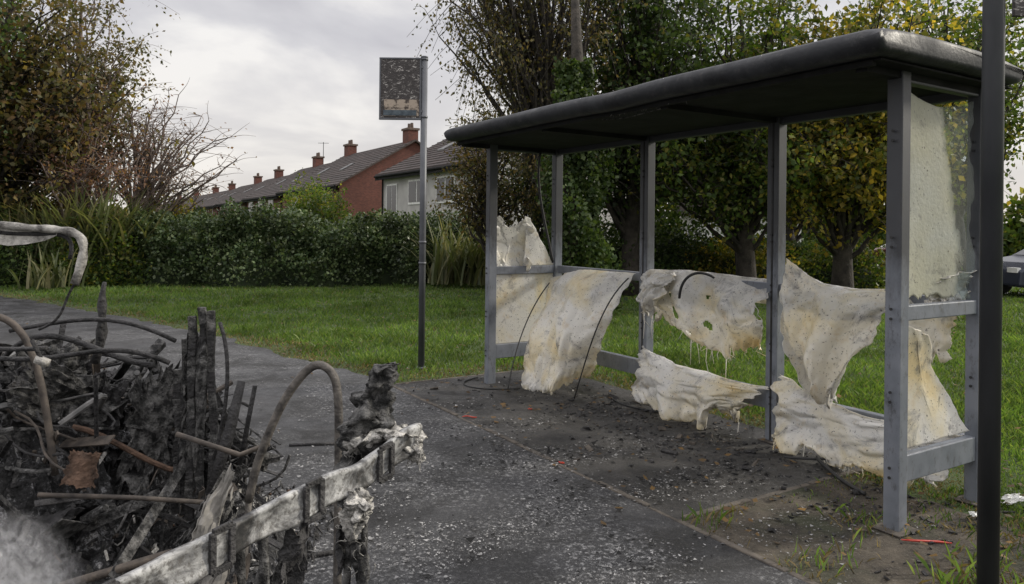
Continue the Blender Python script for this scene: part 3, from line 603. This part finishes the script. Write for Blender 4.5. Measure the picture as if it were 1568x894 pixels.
def hedge(name, path, w, h, n, size, mat, top=.12, seed=1):
    e = empty(name); P = [np.array(p, float) for p in path]; seg = [np.linalg.norm(P[i+1]-P[i]) for i in range(len(P)-1)]; T = sum(seg)
    def at(t):
        x = t*T
        for i, sg in enumerate(seg):
            if x <= sg or i == len(seg)-1:
                d_ = (P[i+1]-P[i])/sg; return P[i]+d_*x, np.array([-d_[1], d_[0]])
            x -= sg
    def surf(t, th, k=1.0):
        p, nn_ = at(t); c, s = math.cos(th), math.sin(th); x = t*T
        bx = nz(x*.8, th*1.8, seed)*.5+nz(x*2.5, th*4, seed+5)*.34
        hh = h*(1+top*nz(x*.5, seed, 0)*2+top*.6*nz(x*1.6, seed, 3))
        q = p+nn_*(w/2*math.copysign(abs(c)**.7, c)*k*(1+bx)); return (q[0], q[1], hh*abs(s)**.6*k*(1+bx*.4))
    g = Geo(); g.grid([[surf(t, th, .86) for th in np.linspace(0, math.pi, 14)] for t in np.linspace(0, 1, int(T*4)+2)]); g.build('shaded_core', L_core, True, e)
    Q = np.array([surf(random.random(), random.random()*math.pi, random.uniform(.84, 1.12)) for _ in range(n)]); leaves('hedge_leaves', Q, size, mat, e, -.2, .36); return e
def bush(name, c, r, n, size, mat, seed=1):
    e = empty(name); Q = unit(R.randn(n, 3)); Q[:, 2] = np.abs(Q[:, 2]); bmp = np.array([1+.3*nz(q[0]*2.2+seed, q[1]*2.2, q[2]*2.2)+.25*nz(q[0]*6, q[1]*6, q[2]*6+seed) for q in Q])
    rr = (.70+.40*R.rand(n))*bmp; leaves('bush_leaves', Q*rr[:, None]*np.array(r)+np.array(c), size, mat, e, 0, .36)
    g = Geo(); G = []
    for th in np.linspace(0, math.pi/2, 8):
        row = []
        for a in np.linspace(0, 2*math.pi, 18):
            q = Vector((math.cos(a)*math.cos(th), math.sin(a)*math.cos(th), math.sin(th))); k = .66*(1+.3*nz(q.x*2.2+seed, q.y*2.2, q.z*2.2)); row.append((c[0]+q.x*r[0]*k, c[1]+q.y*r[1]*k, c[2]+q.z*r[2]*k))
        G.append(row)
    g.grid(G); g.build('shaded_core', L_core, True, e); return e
def flax(name, c, n, ln, mat, seed=1):
    rs = random.Random(seed); g = Geo()
    for i in range(n):
        a = rs.random()*6.283; b0 = Vector((c[0]+rs.gauss(0, .25), c[1]+rs.gauss(0, .25), c[2])); o = Vector((math.cos(a), math.sin(a), 0)); l = ln*rs.uniform(.6, 1.1); sp = rs.uniform(.15, .75); wv = Vector((-o.y, o.x, 0)); row = []
        for k in range(6):
            t = k/5; p = b0+o*l*sp*t**1.4+Vector((0, 0, l*(t-(.42*sp*1.3)*t**3))); w = .03*(1-t**3)+.002; row.append([p-wv*w, p+wv*w])
        g.grid(row)
    return g.build(name, mat)
hedge('laurel_hedge', [(-9.9, 19.6), (-6, 19.9), (-2.6, 20.4)], 2.0, 1.68, 36000, .09, L_hedge, .14, seed=2)
hedge('laurel_hedge', [(-18, 20.8), (-13, 20.6), (-9.6, 20.4)], 1.8, 1.5, 14000, .09, L_hedge, .2, seed=9)
hedge('laurel_hedge', [(-2.8, 20.8), (-.2, 21)], 1.4, 1.7, 9000, .08, L_hedge, seed=4)
hedge('privet_hedge', [(1.4, 19.5), (5, 20), (9.5, 21)], 1.4, 1.15, 20000, .085, L_dark, .25, seed=6)
bush('shrub', (-10.6, 18.9, 0), (1.3, 1.0, 1.75), 9000, .085, L_green, 3)
bush('shrub', (-13.0, 18.8, 0), (1.6, 1.2, 1.7), 9000, .09, L_dark, 5)
bush('shrub', (-12.3, 19.5, .4), (1.3, 1, 2.0), 7000, .08, L_brown, 15)
bush('shrub', (-9.9, 21.2, 0), (1.3, 1, 2.3), 7000, .08, L_yell, 6)
bush('shrub', (-9.6, 36, 0), (1.9, 1.7, 3.6), 9000, .13, L_green, 7)
bush('shrub', (8.6, 19.3, 0), (1.3, 1, 1.5), 6000, .09, L_green, 8)
bush('shrub', (2.4, 18.2, 0), (1.3, 1, 1.7), 6000, .09, L_dark, 9)
bush('shrub', (5.6, 18.5, 0), (1.6, 1, 1.35), 6000, .09, L_yell, 10)
bush('shrub', (4.0, 18.8, 0), (1.3, 1, 1.9), 6000, .09, L_dark, 11)
for i, (x, y, z, k, l) in enumerate([(-11.3, 18.7, .6, 120, 2.2), (-10.4, 18.7, .6, 120, 2.3), (-9.8, 19.1, .5, 80, 2.0), (-12.2, 18.8, .5, 90, 2.1), (-1.6, 19.3, .1, 120, 2.0), (-.7, 19.2, .1, 100, 1.9), (-10.9, 17.3, .05, 45, 1.1)]):
    flax('flax_plant', (x, y, z), k, l, L_flax, i+3)
n = 26000; X = R.rand(n)*46-2; hgt = 3.8+1.4*np.sin(X*.8)+np.sin(X*2.1); Z = R.rand(n)*hgt
leaves('distant_trees', np.stack([X, 43+R.rand(n)*2.5, Z], 1), .42, L_green, None)
n = 16000; X = -150+R.rand(n)*120; Z = R.rand(n)*(3.0+1.2*np.sin(X*.35)); leaves('distant_trees', np.stack([X, 120+R.rand(n)*6, Z], 1), 1.2, L_brown, None)
g = Geo(); g.tube([(6.75, 19, 0), (6.75, 19, .95)], .05, 0, 8); g.build('timber_post', M['barkl'])
g = Geo(); g.add([(9.5, 17.0, .004), (60, 17.0, .004), (60, 30, .004), (13.5, 30, .004)], [(0, 1, 2, 3)]); g.build('side_road', M['asphalt'])
def car(name, loc, head, paint):
    e = empty(name); prof = [(-2.1, .28), (-2.16, .5), (-2.08, .82), (-1.85, .93), (-1.25, 1.36), (-.7, 1.46), (.2, 1.45), (1.0, .98), (1.75, .86), (2.1, .66), (2.14, .3), (1.7, .24), (-1.6, .24)]
    H = Matrix.Rotation(head, 3, 'Z'); lc = Vector(loc)
    def T(x, y, z): return lc+H@Vector((x, y, z))
    def hw(z): return .86 if z < .95 else .86-(z-.95)*.42
    g = Geo(); k = len(prof); ring = [[T(x, sg*hw(z), z) for x, z in prof] for sg in (-1, 1)]
    g.add(ring[0]+ring[1], [(j, (j+1) % k, k+(j+1) % k, k+j) for j in range(k)]+[tuple(range(k))[::-1], tuple(range(k, 2*k))]); g.build('body', paint, parent=e, bevel=.05)
    g = Geo()
    for sg in (-1, 1):
        for q in ([(-1.5, .97), (-1.1, 1.34), (-.45, 1.40), (-.45, .97)], [(-.38, .97), (-.38, 1.40), (.15, 1.39), (.82, .99)]):
            g.add([T(x, sg*(hw(z)+.012), z) for x, z in q], [(0, 1, 2, 3)])
    g.add([T(.28, -.62, 1.41), T(.28, .62, 1.41), T(.96, .76, 1.015), T(.96, -.76, 1.015)], [(0, 1, 2, 3)]); g.add([T(-1.33, -.64, 1.33), T(-1.33, .64, 1.33), T(-1.83, .76, .975), T(-1.83, -.76, .975)], [(0, 1, 2, 3)])
    g.build('windows', M['glass'], parent=e)
    g = Geo()
    for x in (-1.35, 1.35):
        for sg in (-1, 1): g.tube([T(x, sg*.66, .32), T(x, sg*.885, .32)], .32, 0, 24); g.tube([T(x, sg*.886, .32), T(x, sg*.895, .32)], .2, 1, 16)
    g.build('wheels', [M['rubber'], M['greysteel']], parent=e)
    g = Geo()
    for y in (-.62, .62): g.box(T(2.07, y, .68), (.1, .32, .12), (0, 0, head))
    g.build('lamps', M['white'], parent=e); return e
car('parked_car', (14.1, 18.6, 0), math.radians(185), simple('dark_blue_paint', (0.03, 0.035, 0.05), (0.035, 0.04, 0.06), 3, .25, .3, 0))
car('parked_car', (14.6, 27, 0), math.radians(160), simple('maroon_paint', (0.09, 0.015, 0.015), (0.1, 0.02, 0.02), 3, .25, .2, 0))

# ------------------------------------------------------------------ burnt wreckage
wr = empty('burnt_vehicle_wreck')
m, nt, out = newmat('ash_heap')
c = ramp(nt, tnoise(nt, 11, 10, .85), [(.42, (.008, .008, .008)), (.53, (.035, .035, .036)), (.61, (.34, .34, .35))])
princ(nt, out, c, .95, 0, bump(nt, tnoise(nt, 50, 5), 1.0, .02)); M['heap'] = m
def heaph(x, y):
    r = math.hypot((x+2.55)/1.5, (y-3.35)/1.15); h = max(0, 1-r**2.2)*.66
    n1 = .5*nz(x*3, y*3, 1)+.35*abs(nz(x*7, y*7, 2))+.3*nz(x*15, y*15, 3)+.2*nz(x*34, y*34, 4)
    return h*(1+n1)+n1*.12*min(1, max(0, 1.2-r)*2.2)
g = Geo(); g.grid([[(-4.3+i*.026, 1.9+j*.026, max(-.02, heaph(-4.3+i*.026, 1.9+j*.026))) for i in range(135)] for j in range(110)]); g.build('ash_heap', m, False, wr)
rs = random.Random(44); g = Geo()
mats = [M['char'], M['char2'], M['rust'], M['greysteel'], M['rustred'], M['ashwhite']]
for i in range(480):
    x = rs.uniform(-3.6, -1.25); y = rs.uniform(2.7, 4.2)
    z = heaph(x, y)+rs.uniform(-.05, .36); ln = rs.choice([.15, .25, .4, .6])*rs.uniform(.7, 1.2); a = rs.random()*6.28; el = rs.gauss(0, .45) if rs.random() < .85 else rs.gauss(1.1, .25)
    z = min(z, .90-.3*ln*abs(math.sin(el)))
    d_ = Vector((math.cos(a)*math.cos(el), math.sin(a)*math.cos(el), math.sin(el))); c = Vector((x, y, max(.06, z))); r = rs.choice([.003, .005, .008, .012])
    mi = rs.choices(range(5), [7, 7, 1.8, .8, .15])[0]; ty = rs.random()
    if ty < .45:
        q = Vector((rs.gauss(0, .12), rs.gauss(0, .12), rs.gauss(0, .12)))
        g.tube(bez(c-d_*ln/2, c-d_*ln/6+q, c+d_*ln/6-q*.5, c+d_*ln/2, 9), r, mi, 7)
    elif ty < .75:
        w_ = r*3.5; rot = (rs.random()*3, -el, a); Mx = Euler(rot).to_matrix()
        g.box(c, (ln, w_, .003), rot, mi); g.box(c+Mx@Vector((0, w_/2, w_/2)), (ln, .003, w_), rot, mi)
    else: g.box(c, (ln, r*rs.uniform(3, 7), .006), (rs.random()*3, -el, a), mi)
g.build('charred_struts', mats, parent=wr)
g = Geo()
for i in range(4200):
    x = rs.uniform(-3.6, -.9); y = rs.uniform(2.2, 4.4); z = heaph(x, y)+rs.uniform(0, .03)
    if heaph(x, y) < .0 and rs.random() < .5: continue
    q = rs.uniform(.003, .016); g.box((x, y, max(.012, z)), (q*rs.uniform(.8, 6), q, q*rs.uniform(.3, .9)), (rs.random()*3, rs.random()*3, rs.random()*6), rs.choices(range(6), [6, 7, .6, .6, .15, 1.8])[0])
g.build('charred_fragments', mats, parent=wr)
def crumple(name, c, ax, ay, size, amp, seed, mat, parent, k=18, torn=.3):
    g = Geo(); c = Vector(c); ax = Vector(ax).normalized(); ay = Vector(ay).normalized(); nn_ = ax.cross(ay).normalized(); G = []
    for j in range(k):
        row = []
        for i in range(k):
            u, v = i/(k-1)-.5, j/(k-1)-.5; ed = max(abs(u), abs(v))*2; tf = 1-torn*ed**3*(.5+nz(u*5, v*5, seed+2)+.6*nz(u*14, v*14, seed+2))
            p = c+ax*u*size[0]*tf+ay*v*size[1]*tf+nn_*(amp*(nz(u*2, v*2, seed)*2+.8*abs(nz(u*5, v*5, seed))+.3*nz(u*14, v*14, seed))); row.append(p)
        G.append(row)
    g.grid(G); return g.build(name, mat, False, parent, solid=.003)
for i in range(66):
    x = rs.uniform(-3.4, -1.35); y = rs.uniform(2.75, 4.0); z = min(.85, heaph(x, y)+rs.uniform(.0, .24))
    v1 = Vector((rs.gauss(0, 1), rs.gauss(0, .6), rs.gauss(0, .5))).normalized()
    up = Vector((rs.gauss(0, .7), rs.gauss(0, .7), 1)); v2 = (up-v1*up.dot(v1)).normalized()
    crumple('crumpled_panel', (x, y, max(.12, z)), v1, v2, (rs.uniform(.12, .6), rs.uniform(.08, .3)), .045, i*3.1, rs.choice([M['char'], M['char'], M['char2'], M['char2'], M['heap']]), wr, 20, .4)
g = Geo()
for k, (x, dz, w) in enumerate([(-1.30, 1.18, .03), (-1.265, 1.215, .03), (-1.23, 1.20, .03), (-1.34, 1.08, .035), (-1.38, .95, .03)]):
    pr = None
    for seg in range(11):
        z0 = .35+(dz-.35)*seg/10; cx_ = x+.015*nz(k*3.3, seg*.4, 2); cy_ = 3.0+.015*k+.02*nz(k*2.2, seg*.4, 5); ww = w*(.75+.5*nz(k*5.5, seg*.9, 8)+.1); cur = [(cx_-ww/2, cy_, z0), (cx_+ww/2, cy_+.012, z0), (cx_+ww/2, cy_+.03, z0), (cx_-ww/2, cy_+.022, z0)]
        if pr: g.hexa(pr+cur, 0 if seg % 2 else 1)
        pr = cur
g.build('charred_uprights', [M['char'], M['char2']], parent=wr, bevel=.002)
for i, (x, z, w_, h_) in enumerate([(-1.29, .86, .11, .6), (-1.36, .72, .10, .45), (-1.52, .72, .2, .5), (-1.75, .72, .25, .4), (-1.95, .9, .25, .3)]):
    crumple('torn_panel', (x, 3.03+.05*i, z), (1, .3*(-1)**i, .05), (.05, .1, 1), (w_, h_), .03, 90+i, M['char'] if i % 2 else M['char2'], wr, 26, .55)
g = Geo()
g.tube(bez((-1.96, 2.8, 1.20), (-1.80, 2.8, 1.18), (-1.77, 2.8, .95), (-1.72, 2.8, .60)), .013, 0, 10)
g.tube([(-1.85, 2.45, .21), (-1.5, 2.51, .325), (-1.16, 2.55, .42)], .015, 0, 10); g.tube([(-1.72, 2.7, .56), (-1.4, 2.75, .535), (-1.12, 2.8, .50)], .009, 0, 8)
g.tube([(-1.15, 2.55, .83), (-.93, 2.55, .76), (-.83, 2.55, .80)], .009, 0, 8)
g.tube(bez((-2.1, 3.1, 1.10), (-1.8, 3.1, 1.16), (-1.6, 3.0, 1.20), (-1.36, 3.0, 1.08)), .009, 1, 8)
g.tube(bez((-1.20, 3.05, 1.15), (-1.13, 3.0, 1.02), (-1.14, 3.0, .82), (-1.2, 3.0, .6)), .008, 1, 8)
g.tube([(-1.17, 2.9, .5), (-1.12, 2.95, .72), (-1.09, 3.0, .92)], [.02, .024, .016], 1, 7); g.tube([(-1.13, 3.1, .55), (-1.07, 3.1, .88)], .010, 1, 7)
g.tube(bez((-2.2, 2.2, 1.15), (-1.7, 2.2, 1.22), (-1.65, 2.2, 1.16), (-1.38, 2.2, 1.18)), .007, 1, 8)
g.tube(bez((-1.80, 3.2, .95), (-1.74, 3.2, 1.1), (-1.79, 3.2, 1.2), (-1.76, 3.2, 1.30), 7), [.02, .016, .024, .014, .02, .012, .008], 1, 6)
g.tube(bez((-2.3, 3.3, .9), (-1.9, 3.0, 1.25), (-1.7, 3.0, 1.0), (-1.45, 3.0, .98)), .012, 1, 7)
g.tube(bez((-2.0, 2.9, 1.02), (-1.7, 2.9, 1.0), (-1.6, 2.9, 1.12), (-1.36, 2.95, 1.0)), .010, 1, 7)
g.tube([(-1.06, 3.4, .015), (-.8, 3.5, .015)], .012, 1, 6); g.tube([(-1.55, 5.2, .012), (-1.2, 5.25, .012)], .012, 1, 6)
g.build('bent_tubes', [M['rust'], M['char']], True, wr)
crumple('rusted_plate', (-1.56, 2.7, .66), (1, .2, -.15), (.1, .2, 1), (.13, .14), .008, 4, M['rustred'], wr, 18, .3)
ga = simple('grey_ash', (.12, .115, .105), (.36, .34, .31), 9, .9)
for i in range(11):
    crumple('ash_leaf', (-1.0+.05*rs.gauss(0, 1), 2.45+.05*rs.gauss(0, 1), .30+i*.032), (.3+.2*rs.gauss(0, 1), .5, 1), (1, -.3, .2*rs.gauss(0, 1)), (.30, .06), .025, i*7, M['char2'] if i % 2 else ga, wr, 14, .5)
g = Geo()
P = bez((-1.75, 2.1, 1.66), (-1.36, 2.1, 1.42), (-1.14, 2.1, 1.66), (-1.24, 2.1, 1.38), 26)
g.tube(P, [.006+.004*abs(math.sin(i*.9))+.005*(i/26) for i in range(26)], 0, 8); g.tube(bez((-1.7, 2.1, 1.6), (-1.42, 2.12, 1.44), (-1.22, 2.1, 1.60), (-1.26, 2.11, 1.45)), .006, 1, 8)
g.tube(bez((-1.24, 2.1, 1.38), (-1.28, 2.1, 1.32), (-1.26, 2.1, 1.28), (-1.34, 2.1, 1.25)), .004, 1, 6)
g.box((-1.33, 2.1, 1.16), (.035, .02, .02), (0, .4, 0), 0); g.tube([(-1.36, 2.1, 1.22), (-1.33, 2.1, 1.16)], .006, 1, 6)
Pm = []
for j in range(10):
    t = j/9; a_ = np.array(P[4+j]); b__ = a_+np.array([.03*math.sin(j), 0, -.055*math.sin(t*3.14)]); Pm.append([a_, (a_+b__)/2+np.array([0, .01, 0]), b__])
g.grid(Pm, 0)
g.build('melted_hose', [simple('hose_melt', (.06, .055, .05), (.48, .46, .42), 26, .6, 0, .6, detail=8), M['char']], True, wr)
g = Geo(); g.box((-1.52, 2.1, 1.80), (.06, .03, .12), (0, .2, 0)); g.tube([(-1.8, 2.1, 1.5), (-1.54, 2.1, 1.78)], .012, 0, 6); g.build('mirror_stub', M['char'], parent=wr, bevel=.006)
g = Geo(); hp = [(-.88, 2.5, .62), (-.85, 2.5, .755), (-.78, 2.5, .93), (-.725, 2.5, 1.02), (-.68, 2.5, 1.07), (-.64, 2.5, 1.082), (-.60, 2.5, 1.05), (-.583, 2.5, .98), (-.578, 2.5, .82), (-.578, 2.5, .35), (-.578, 2.5, .0)]
hs = []
for i in range(len(hp)-1):
    for t in (0, .33, .66): hs.append(smooth_rows([hp[max(0, i-1)], hp[i], hp[i+1], hp[min(len(hp)-1, i+2)]], (1+t)/3))
hs.append(np.array(hp[-1])); g.tube(hs, .0145, 0, 12); g.tube([(-.92, 2.5, 0), (-.88, 2.5, .62)], .011, 0, 8); g.build('bent_hoop', simple('scorched_tube', (.035, .032, .03), (.15, .135, .12), 22, .7, .2, .5, detail=8), True, wr)
# rail
rl = empty('burnt_metal_rail'); g = Geo()
A = np.array([-.28, 2.24, .90]); B_ = np.array([-1.0, 1.12, .765]); G0 = []
prof2 = [(-.006, .036), (.010, .038), (.0125, .032), (.009, .026), (.009, .0), (.009, -.026), (.0125, -.032), (.010, -.038), (-.006, -.036)]
d_ = (B_-A)/np.linalg.norm(B_-A); nn_ = np.array([-d_[1], d_[0], 0]); nn_ = nn_/np.linalg.norm(nn_)
if nn_[1] > 0: nn_ = -nn_
for i in range(60):
    t = i/59; p = A+(B_-A)*t; p[2] += .012*nz(t*8, 0, 0)+.02*math.exp(-((t)/.08)**2); G0.append([p+nn_*(a+.018*nz(t*11, zz*25, 3))+np.array([0, 0, zz*(1+.25*nz(t*12, 0, 5))]) for a, zz in prof2])
g.grid(G0)
m, nt, out = newmat('scorched_reflective_strip')
c = ramp(nt, tnoise(nt, 8, 8, .7, dist=.7), [(.40, (.02, .02, .02)), (.47, (.13, .13, .13)), (.60, (.40, .40, .39))])
c = mix(nt, ramp(nt, tnoise(nt, 60, 6, .7), [(.5, 0.0), (.62, .8)]), c, (.06, .055, .05))
princ(nt, out, c, .6, .0, bump(nt, tnoise(nt, 40, 6), .6, .006)); g.build('strip', m, True, rl, solid=.005)
g = Geo()
for t, w in ((.10, .03), (.30, .03), (.50, .035), (.70, .035)):
    p = A+(B_-A)*t+nn_*.018; u_ = np.array([0, 0, 1.]); q = p+d_*.05
    for (pa, pb) in ((p+u_*.045, p-u_*.045), (q+u_*.045, q-u_*.045), (p+u_*.045, q+u_*.045), (p-u_*.045, q-u_*.045)):
        e_ = (pb-pa); e_ /= np.linalg.norm(e_); s1 = np.cross(e_, nn_)*.008; s2 = nn_*.005
        g.hexa([pa-s1-s2, pa+s1-s2, pa+s1+s2, pa-s1+s2, pb-s1-s2, pb+s1-s2, pb+s1+s2, pb-s1+s2])
for t in (.17, .215, .42, .47, .6, .66):
    p = A+(B_-A)*t-nn_*.01; g.tube([p-np.array([0, 0, .04]), p+np.array([.01, .0, -.2]), p+np.array([-.008, .01, -.45]), p+np.array([0, 0, -p[2]])], [.014, .010, .015, .012], 1, 7)
g.build('brackets_and_legs', [M['char'], M['char2']], False, rl, bevel=.002)
for i, (t, zz) in enumerate([(.36, -.14), (.42, -.2), (.5, -.16), (.22, -.16), (.6, -.12)]):
    p = A+(B_-A)*t+np.array([0, .02, zz]); crumple('charred_scrap', p, (.3, .6, .1*i), (.1, .1, 1), (.10, .2), .02, 70+i, [M['char'], M['char2'], M['rust']][i % 3], rl, 14, .5)
def lump(name, pts, rad, mats_, parent, seed, disp=.5, sides=36, fib=0, fc=None, fl=.02):
    g = Geo(); K = 80; R_ = []
    for i in range(K):
        p = smooth_rows(pts, i/(K-1)); r = float(np.interp(i/(K-1), np.linspace(0, 1, len(rad)), rad)); row = []; y_ = i/K*len(rad)
        for k in range(sides):
            a = 6.283*k/sides; ca, sa = math.cos(a), math.sin(a)
            o = 1+disp*nz(ca*1.2, sa*1.2, y_*.9+seed)*1.5+disp*.8*abs(nz(ca*2.5, sa*2.5, y_*2+seed))+disp*.35*nz(ca*7, sa*7, y_*6+seed); row.append(tuple(p+np.array([ca*r*o, sa*r*o, .4*r*nz(ca*3, sa*3, y_+seed)])))
        row.append(row[0]); R_.append(row)
    g.grid(R_, 0)
    for i in range(fib):
        p = Vector(smooth_rows(pts, rs.uniform(*(fc or (0, 1)))))+Vector((rs.gauss(0, .018), rs.gauss(0, .018), rs.gauss(0, .012))); q = p+Vector((rs.gauss(0, .012), rs.gauss(0, .012), -abs(rs.gauss(fl, fl*.6))))
        g.tube(bez(p, p+Vector((rs.gauss(0, .01), 0, rs.gauss(0, .006))), q+Vector((rs.gauss(0, .01), 0, .006)), q, 5), [.0013, .0014, .0012, .001, .0006], 1, 3)
    return g.build(name, mats_, True, parent)
lump('charred_fabric_clump', [(-.49, 2.2, .72), (-.46, 2.25, .84), (-.425, 2.25, .94), (-.415, 2.25, 1.02), (-.40, 2.25, 1.07), (-.385, 2.25, 1.12), (-.36, 2.25, 1.135)], [.02, .05, .07, .065, .05, .032, .034, .03, .012], [M['char2'], M['ashwhite']], rl, 3, .7)
lump('frayed_wadding', [(-.47, 2.2, .88), (-.41, 2.22, .945), (-.35, 2.22, .94), (-.30, 2.22, .90), (-.27, 2.22, .85)], [.02, .045, .038, .042, .032, .012], [M['ashwhite'], M['ashwhite']], rl, 9, .9, fib=160)
lump('frayed_wadding', [(-.415, 1.99, .845), (-.40, 1.98, .81), (-.41, 1.98, .765), (-.425, 1.98, .71)], [.012, .03, .028, .018, .008], [M['ashwhite'], M['ashwhite']], rl, 12, .8, fib=50, fl=.015)
lump('frayed_wadding', [(-.405, 2.0, .70), (-.40, 2.0, .6), (-.405, 2.0, .48), (-.40, 2.0, .3)], [.012, .018, .014, .018, .01], [M['char2'], M['ashwhite']], rl, 15, .8, fib=30, fl=.02)
# smoke
m, nt, out = newmat('smoke'); v = nt.nodes.new('ShaderNodeVolumePrincipled'); v.inputs['Color'].default_value = (.9, .9, .92, 1)
tc = nt.nodes.new('ShaderNodeTexCoord'); gr = nt.nodes.new('ShaderNodeTexGradient'); gr.gradient_type = 'SPHERICAL'; nt.links.new(tc.outputs['Object'], gr.inputs[0])
mm = nt.nodes.new('ShaderNodeMath'); mm.operation = 'MULTIPLY'; nt.links.new(gr.outputs['Fac'], mm.inputs[0]); nt.links.new(ramp(nt, tnoise(nt, 3.6, 7, .7, dist=2.5), [(.48, 0.0), (.62, 1.0)]), mm.inputs[1])
m2 = nt.nodes.new('ShaderNodeMath'); m2.operation = 'MULTIPLY'; m2.inputs[1].default_value = 32; nt.links.new(mm.outputs[0], m2.inputs[0]); nt.links.new(m2.outputs[0], v.inputs['Density']); nt.links.new(v.outputs[0], out.inputs['Volume'])
g = Geo(); g.grid([[(math.cos(a)*math.cos(t), math.sin(a)*math.cos(t), math.sin(t)) for a in np.linspace(0, 2*math.pi, 25)] for t in np.linspace(-math.pi/2, math.pi/2, 13)])
ob = g.build('smoke', m, True); ob.location = (-1.58, 2.3, .34); ob.scale = (.26, .2, .32)
crumple('plastic_bottle_scrap', (2.86, 4.2, .045), (1, .2, .1), (0, .5, .6), (.14, .06), .03, 5, M['white'], None, 14, .3)
crumple('plastic_bottle_scrap', (2.52, 4.0, .03), (1, .2, .1), (0, .5, .3), (.06, .04), .02, 8, M['white'], None, 10, .3)

# ------------------------------------------------------------------ sky, sun, camera
az = math.radians(74); el = math.radians(26)
w = bpy.data.worlds.new('World'); sc.world = w; w.use_nodes = True; nt = w.node_tree; nt.nodes.clear()
out = nt.nodes.new('ShaderNodeOutputWorld'); sky = nt.nodes.new('ShaderNodeTexSky'); sky.sky_type = 'NISHITA'; sky.sun_disc = False; sky.sun_elevation = el; sky.sun_rotation = az
b1 = nt.nodes.new('ShaderNodeBackground'); b1.inputs[1].default_value = .1; nt.links.new(sky.outputs[0], b1.inputs[0])
tc = nt.nodes.new('ShaderNodeTexCoord'); sx = nt.nodes.new('ShaderNodeSeparateXYZ'); nt.links.new(tc.outputs['Generated'], sx.inputs[0])
zz = m_('ADD', m_('MAXIMUM', sx.outputs[2], 0.0), .22)
cx = nt.nodes.new('ShaderNodeCombineXYZ'); nt.links.new(m_('DIVIDE', sx.outputs[0], zz), cx.inputs[0]); nt.links.new(m_('DIVIDE', sx.outputs[1], zz), cx.inputs[1])
no = nt.nodes.new('ShaderNodeTexNoise'); no.inputs['Scale'].default_value = 1.15; no.inputs['Detail'].default_value = 6; no.inputs['Roughness'].default_value = .5; no.inputs['Distortion'].default_value = .4; nt.links.new(cx.outputs[0], no.inputs[0])
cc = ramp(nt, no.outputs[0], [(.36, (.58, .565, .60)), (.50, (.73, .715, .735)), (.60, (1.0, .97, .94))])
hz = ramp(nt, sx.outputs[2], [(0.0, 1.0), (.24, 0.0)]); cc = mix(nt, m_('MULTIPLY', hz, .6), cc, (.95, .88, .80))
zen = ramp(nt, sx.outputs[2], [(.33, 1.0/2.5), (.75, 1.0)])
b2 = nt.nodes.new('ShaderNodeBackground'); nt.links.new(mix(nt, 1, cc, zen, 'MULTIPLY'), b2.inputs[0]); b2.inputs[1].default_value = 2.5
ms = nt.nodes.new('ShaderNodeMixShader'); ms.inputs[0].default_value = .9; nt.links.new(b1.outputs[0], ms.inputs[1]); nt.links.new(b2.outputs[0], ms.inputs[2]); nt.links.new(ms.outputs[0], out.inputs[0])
sl = bpy.data.lights.new('sun', 'SUN'); sl.energy = 3.0; sl.angle = math.radians(6); sl.color = (1, .93, .80); so = bpy.data.objects.new('sun', sl); COL.objects.link(so)
dv = Vector((math.sin(az)*math.cos(el), math.cos(az)*math.cos(el), math.sin(el))); so.rotation_euler = dv.to_track_quat('Z', 'Y').to_euler()
cam = bpy.data.cameras.new('camera'); co = bpy.data.objects.new('camera', cam); COL.objects.link(co)
cam.lens = 26; cam.sensor_width = 36; cam.shift_y = -97/1568; cam.clip_end = 3000; cam.clip_start = .05
co.matrix_world = Matrix.Translation((0, 0, 1.55)) @ Matrix.Rotation(math.radians(90), 4, 'X') @ Matrix.Rotation(math.radians(.6), 4, 'Z')
sc.camera = co
sc.view_settings.view_transform = 'Standard'; sc.view_settings.look = 'None'; sc.view_settings.exposure = 0
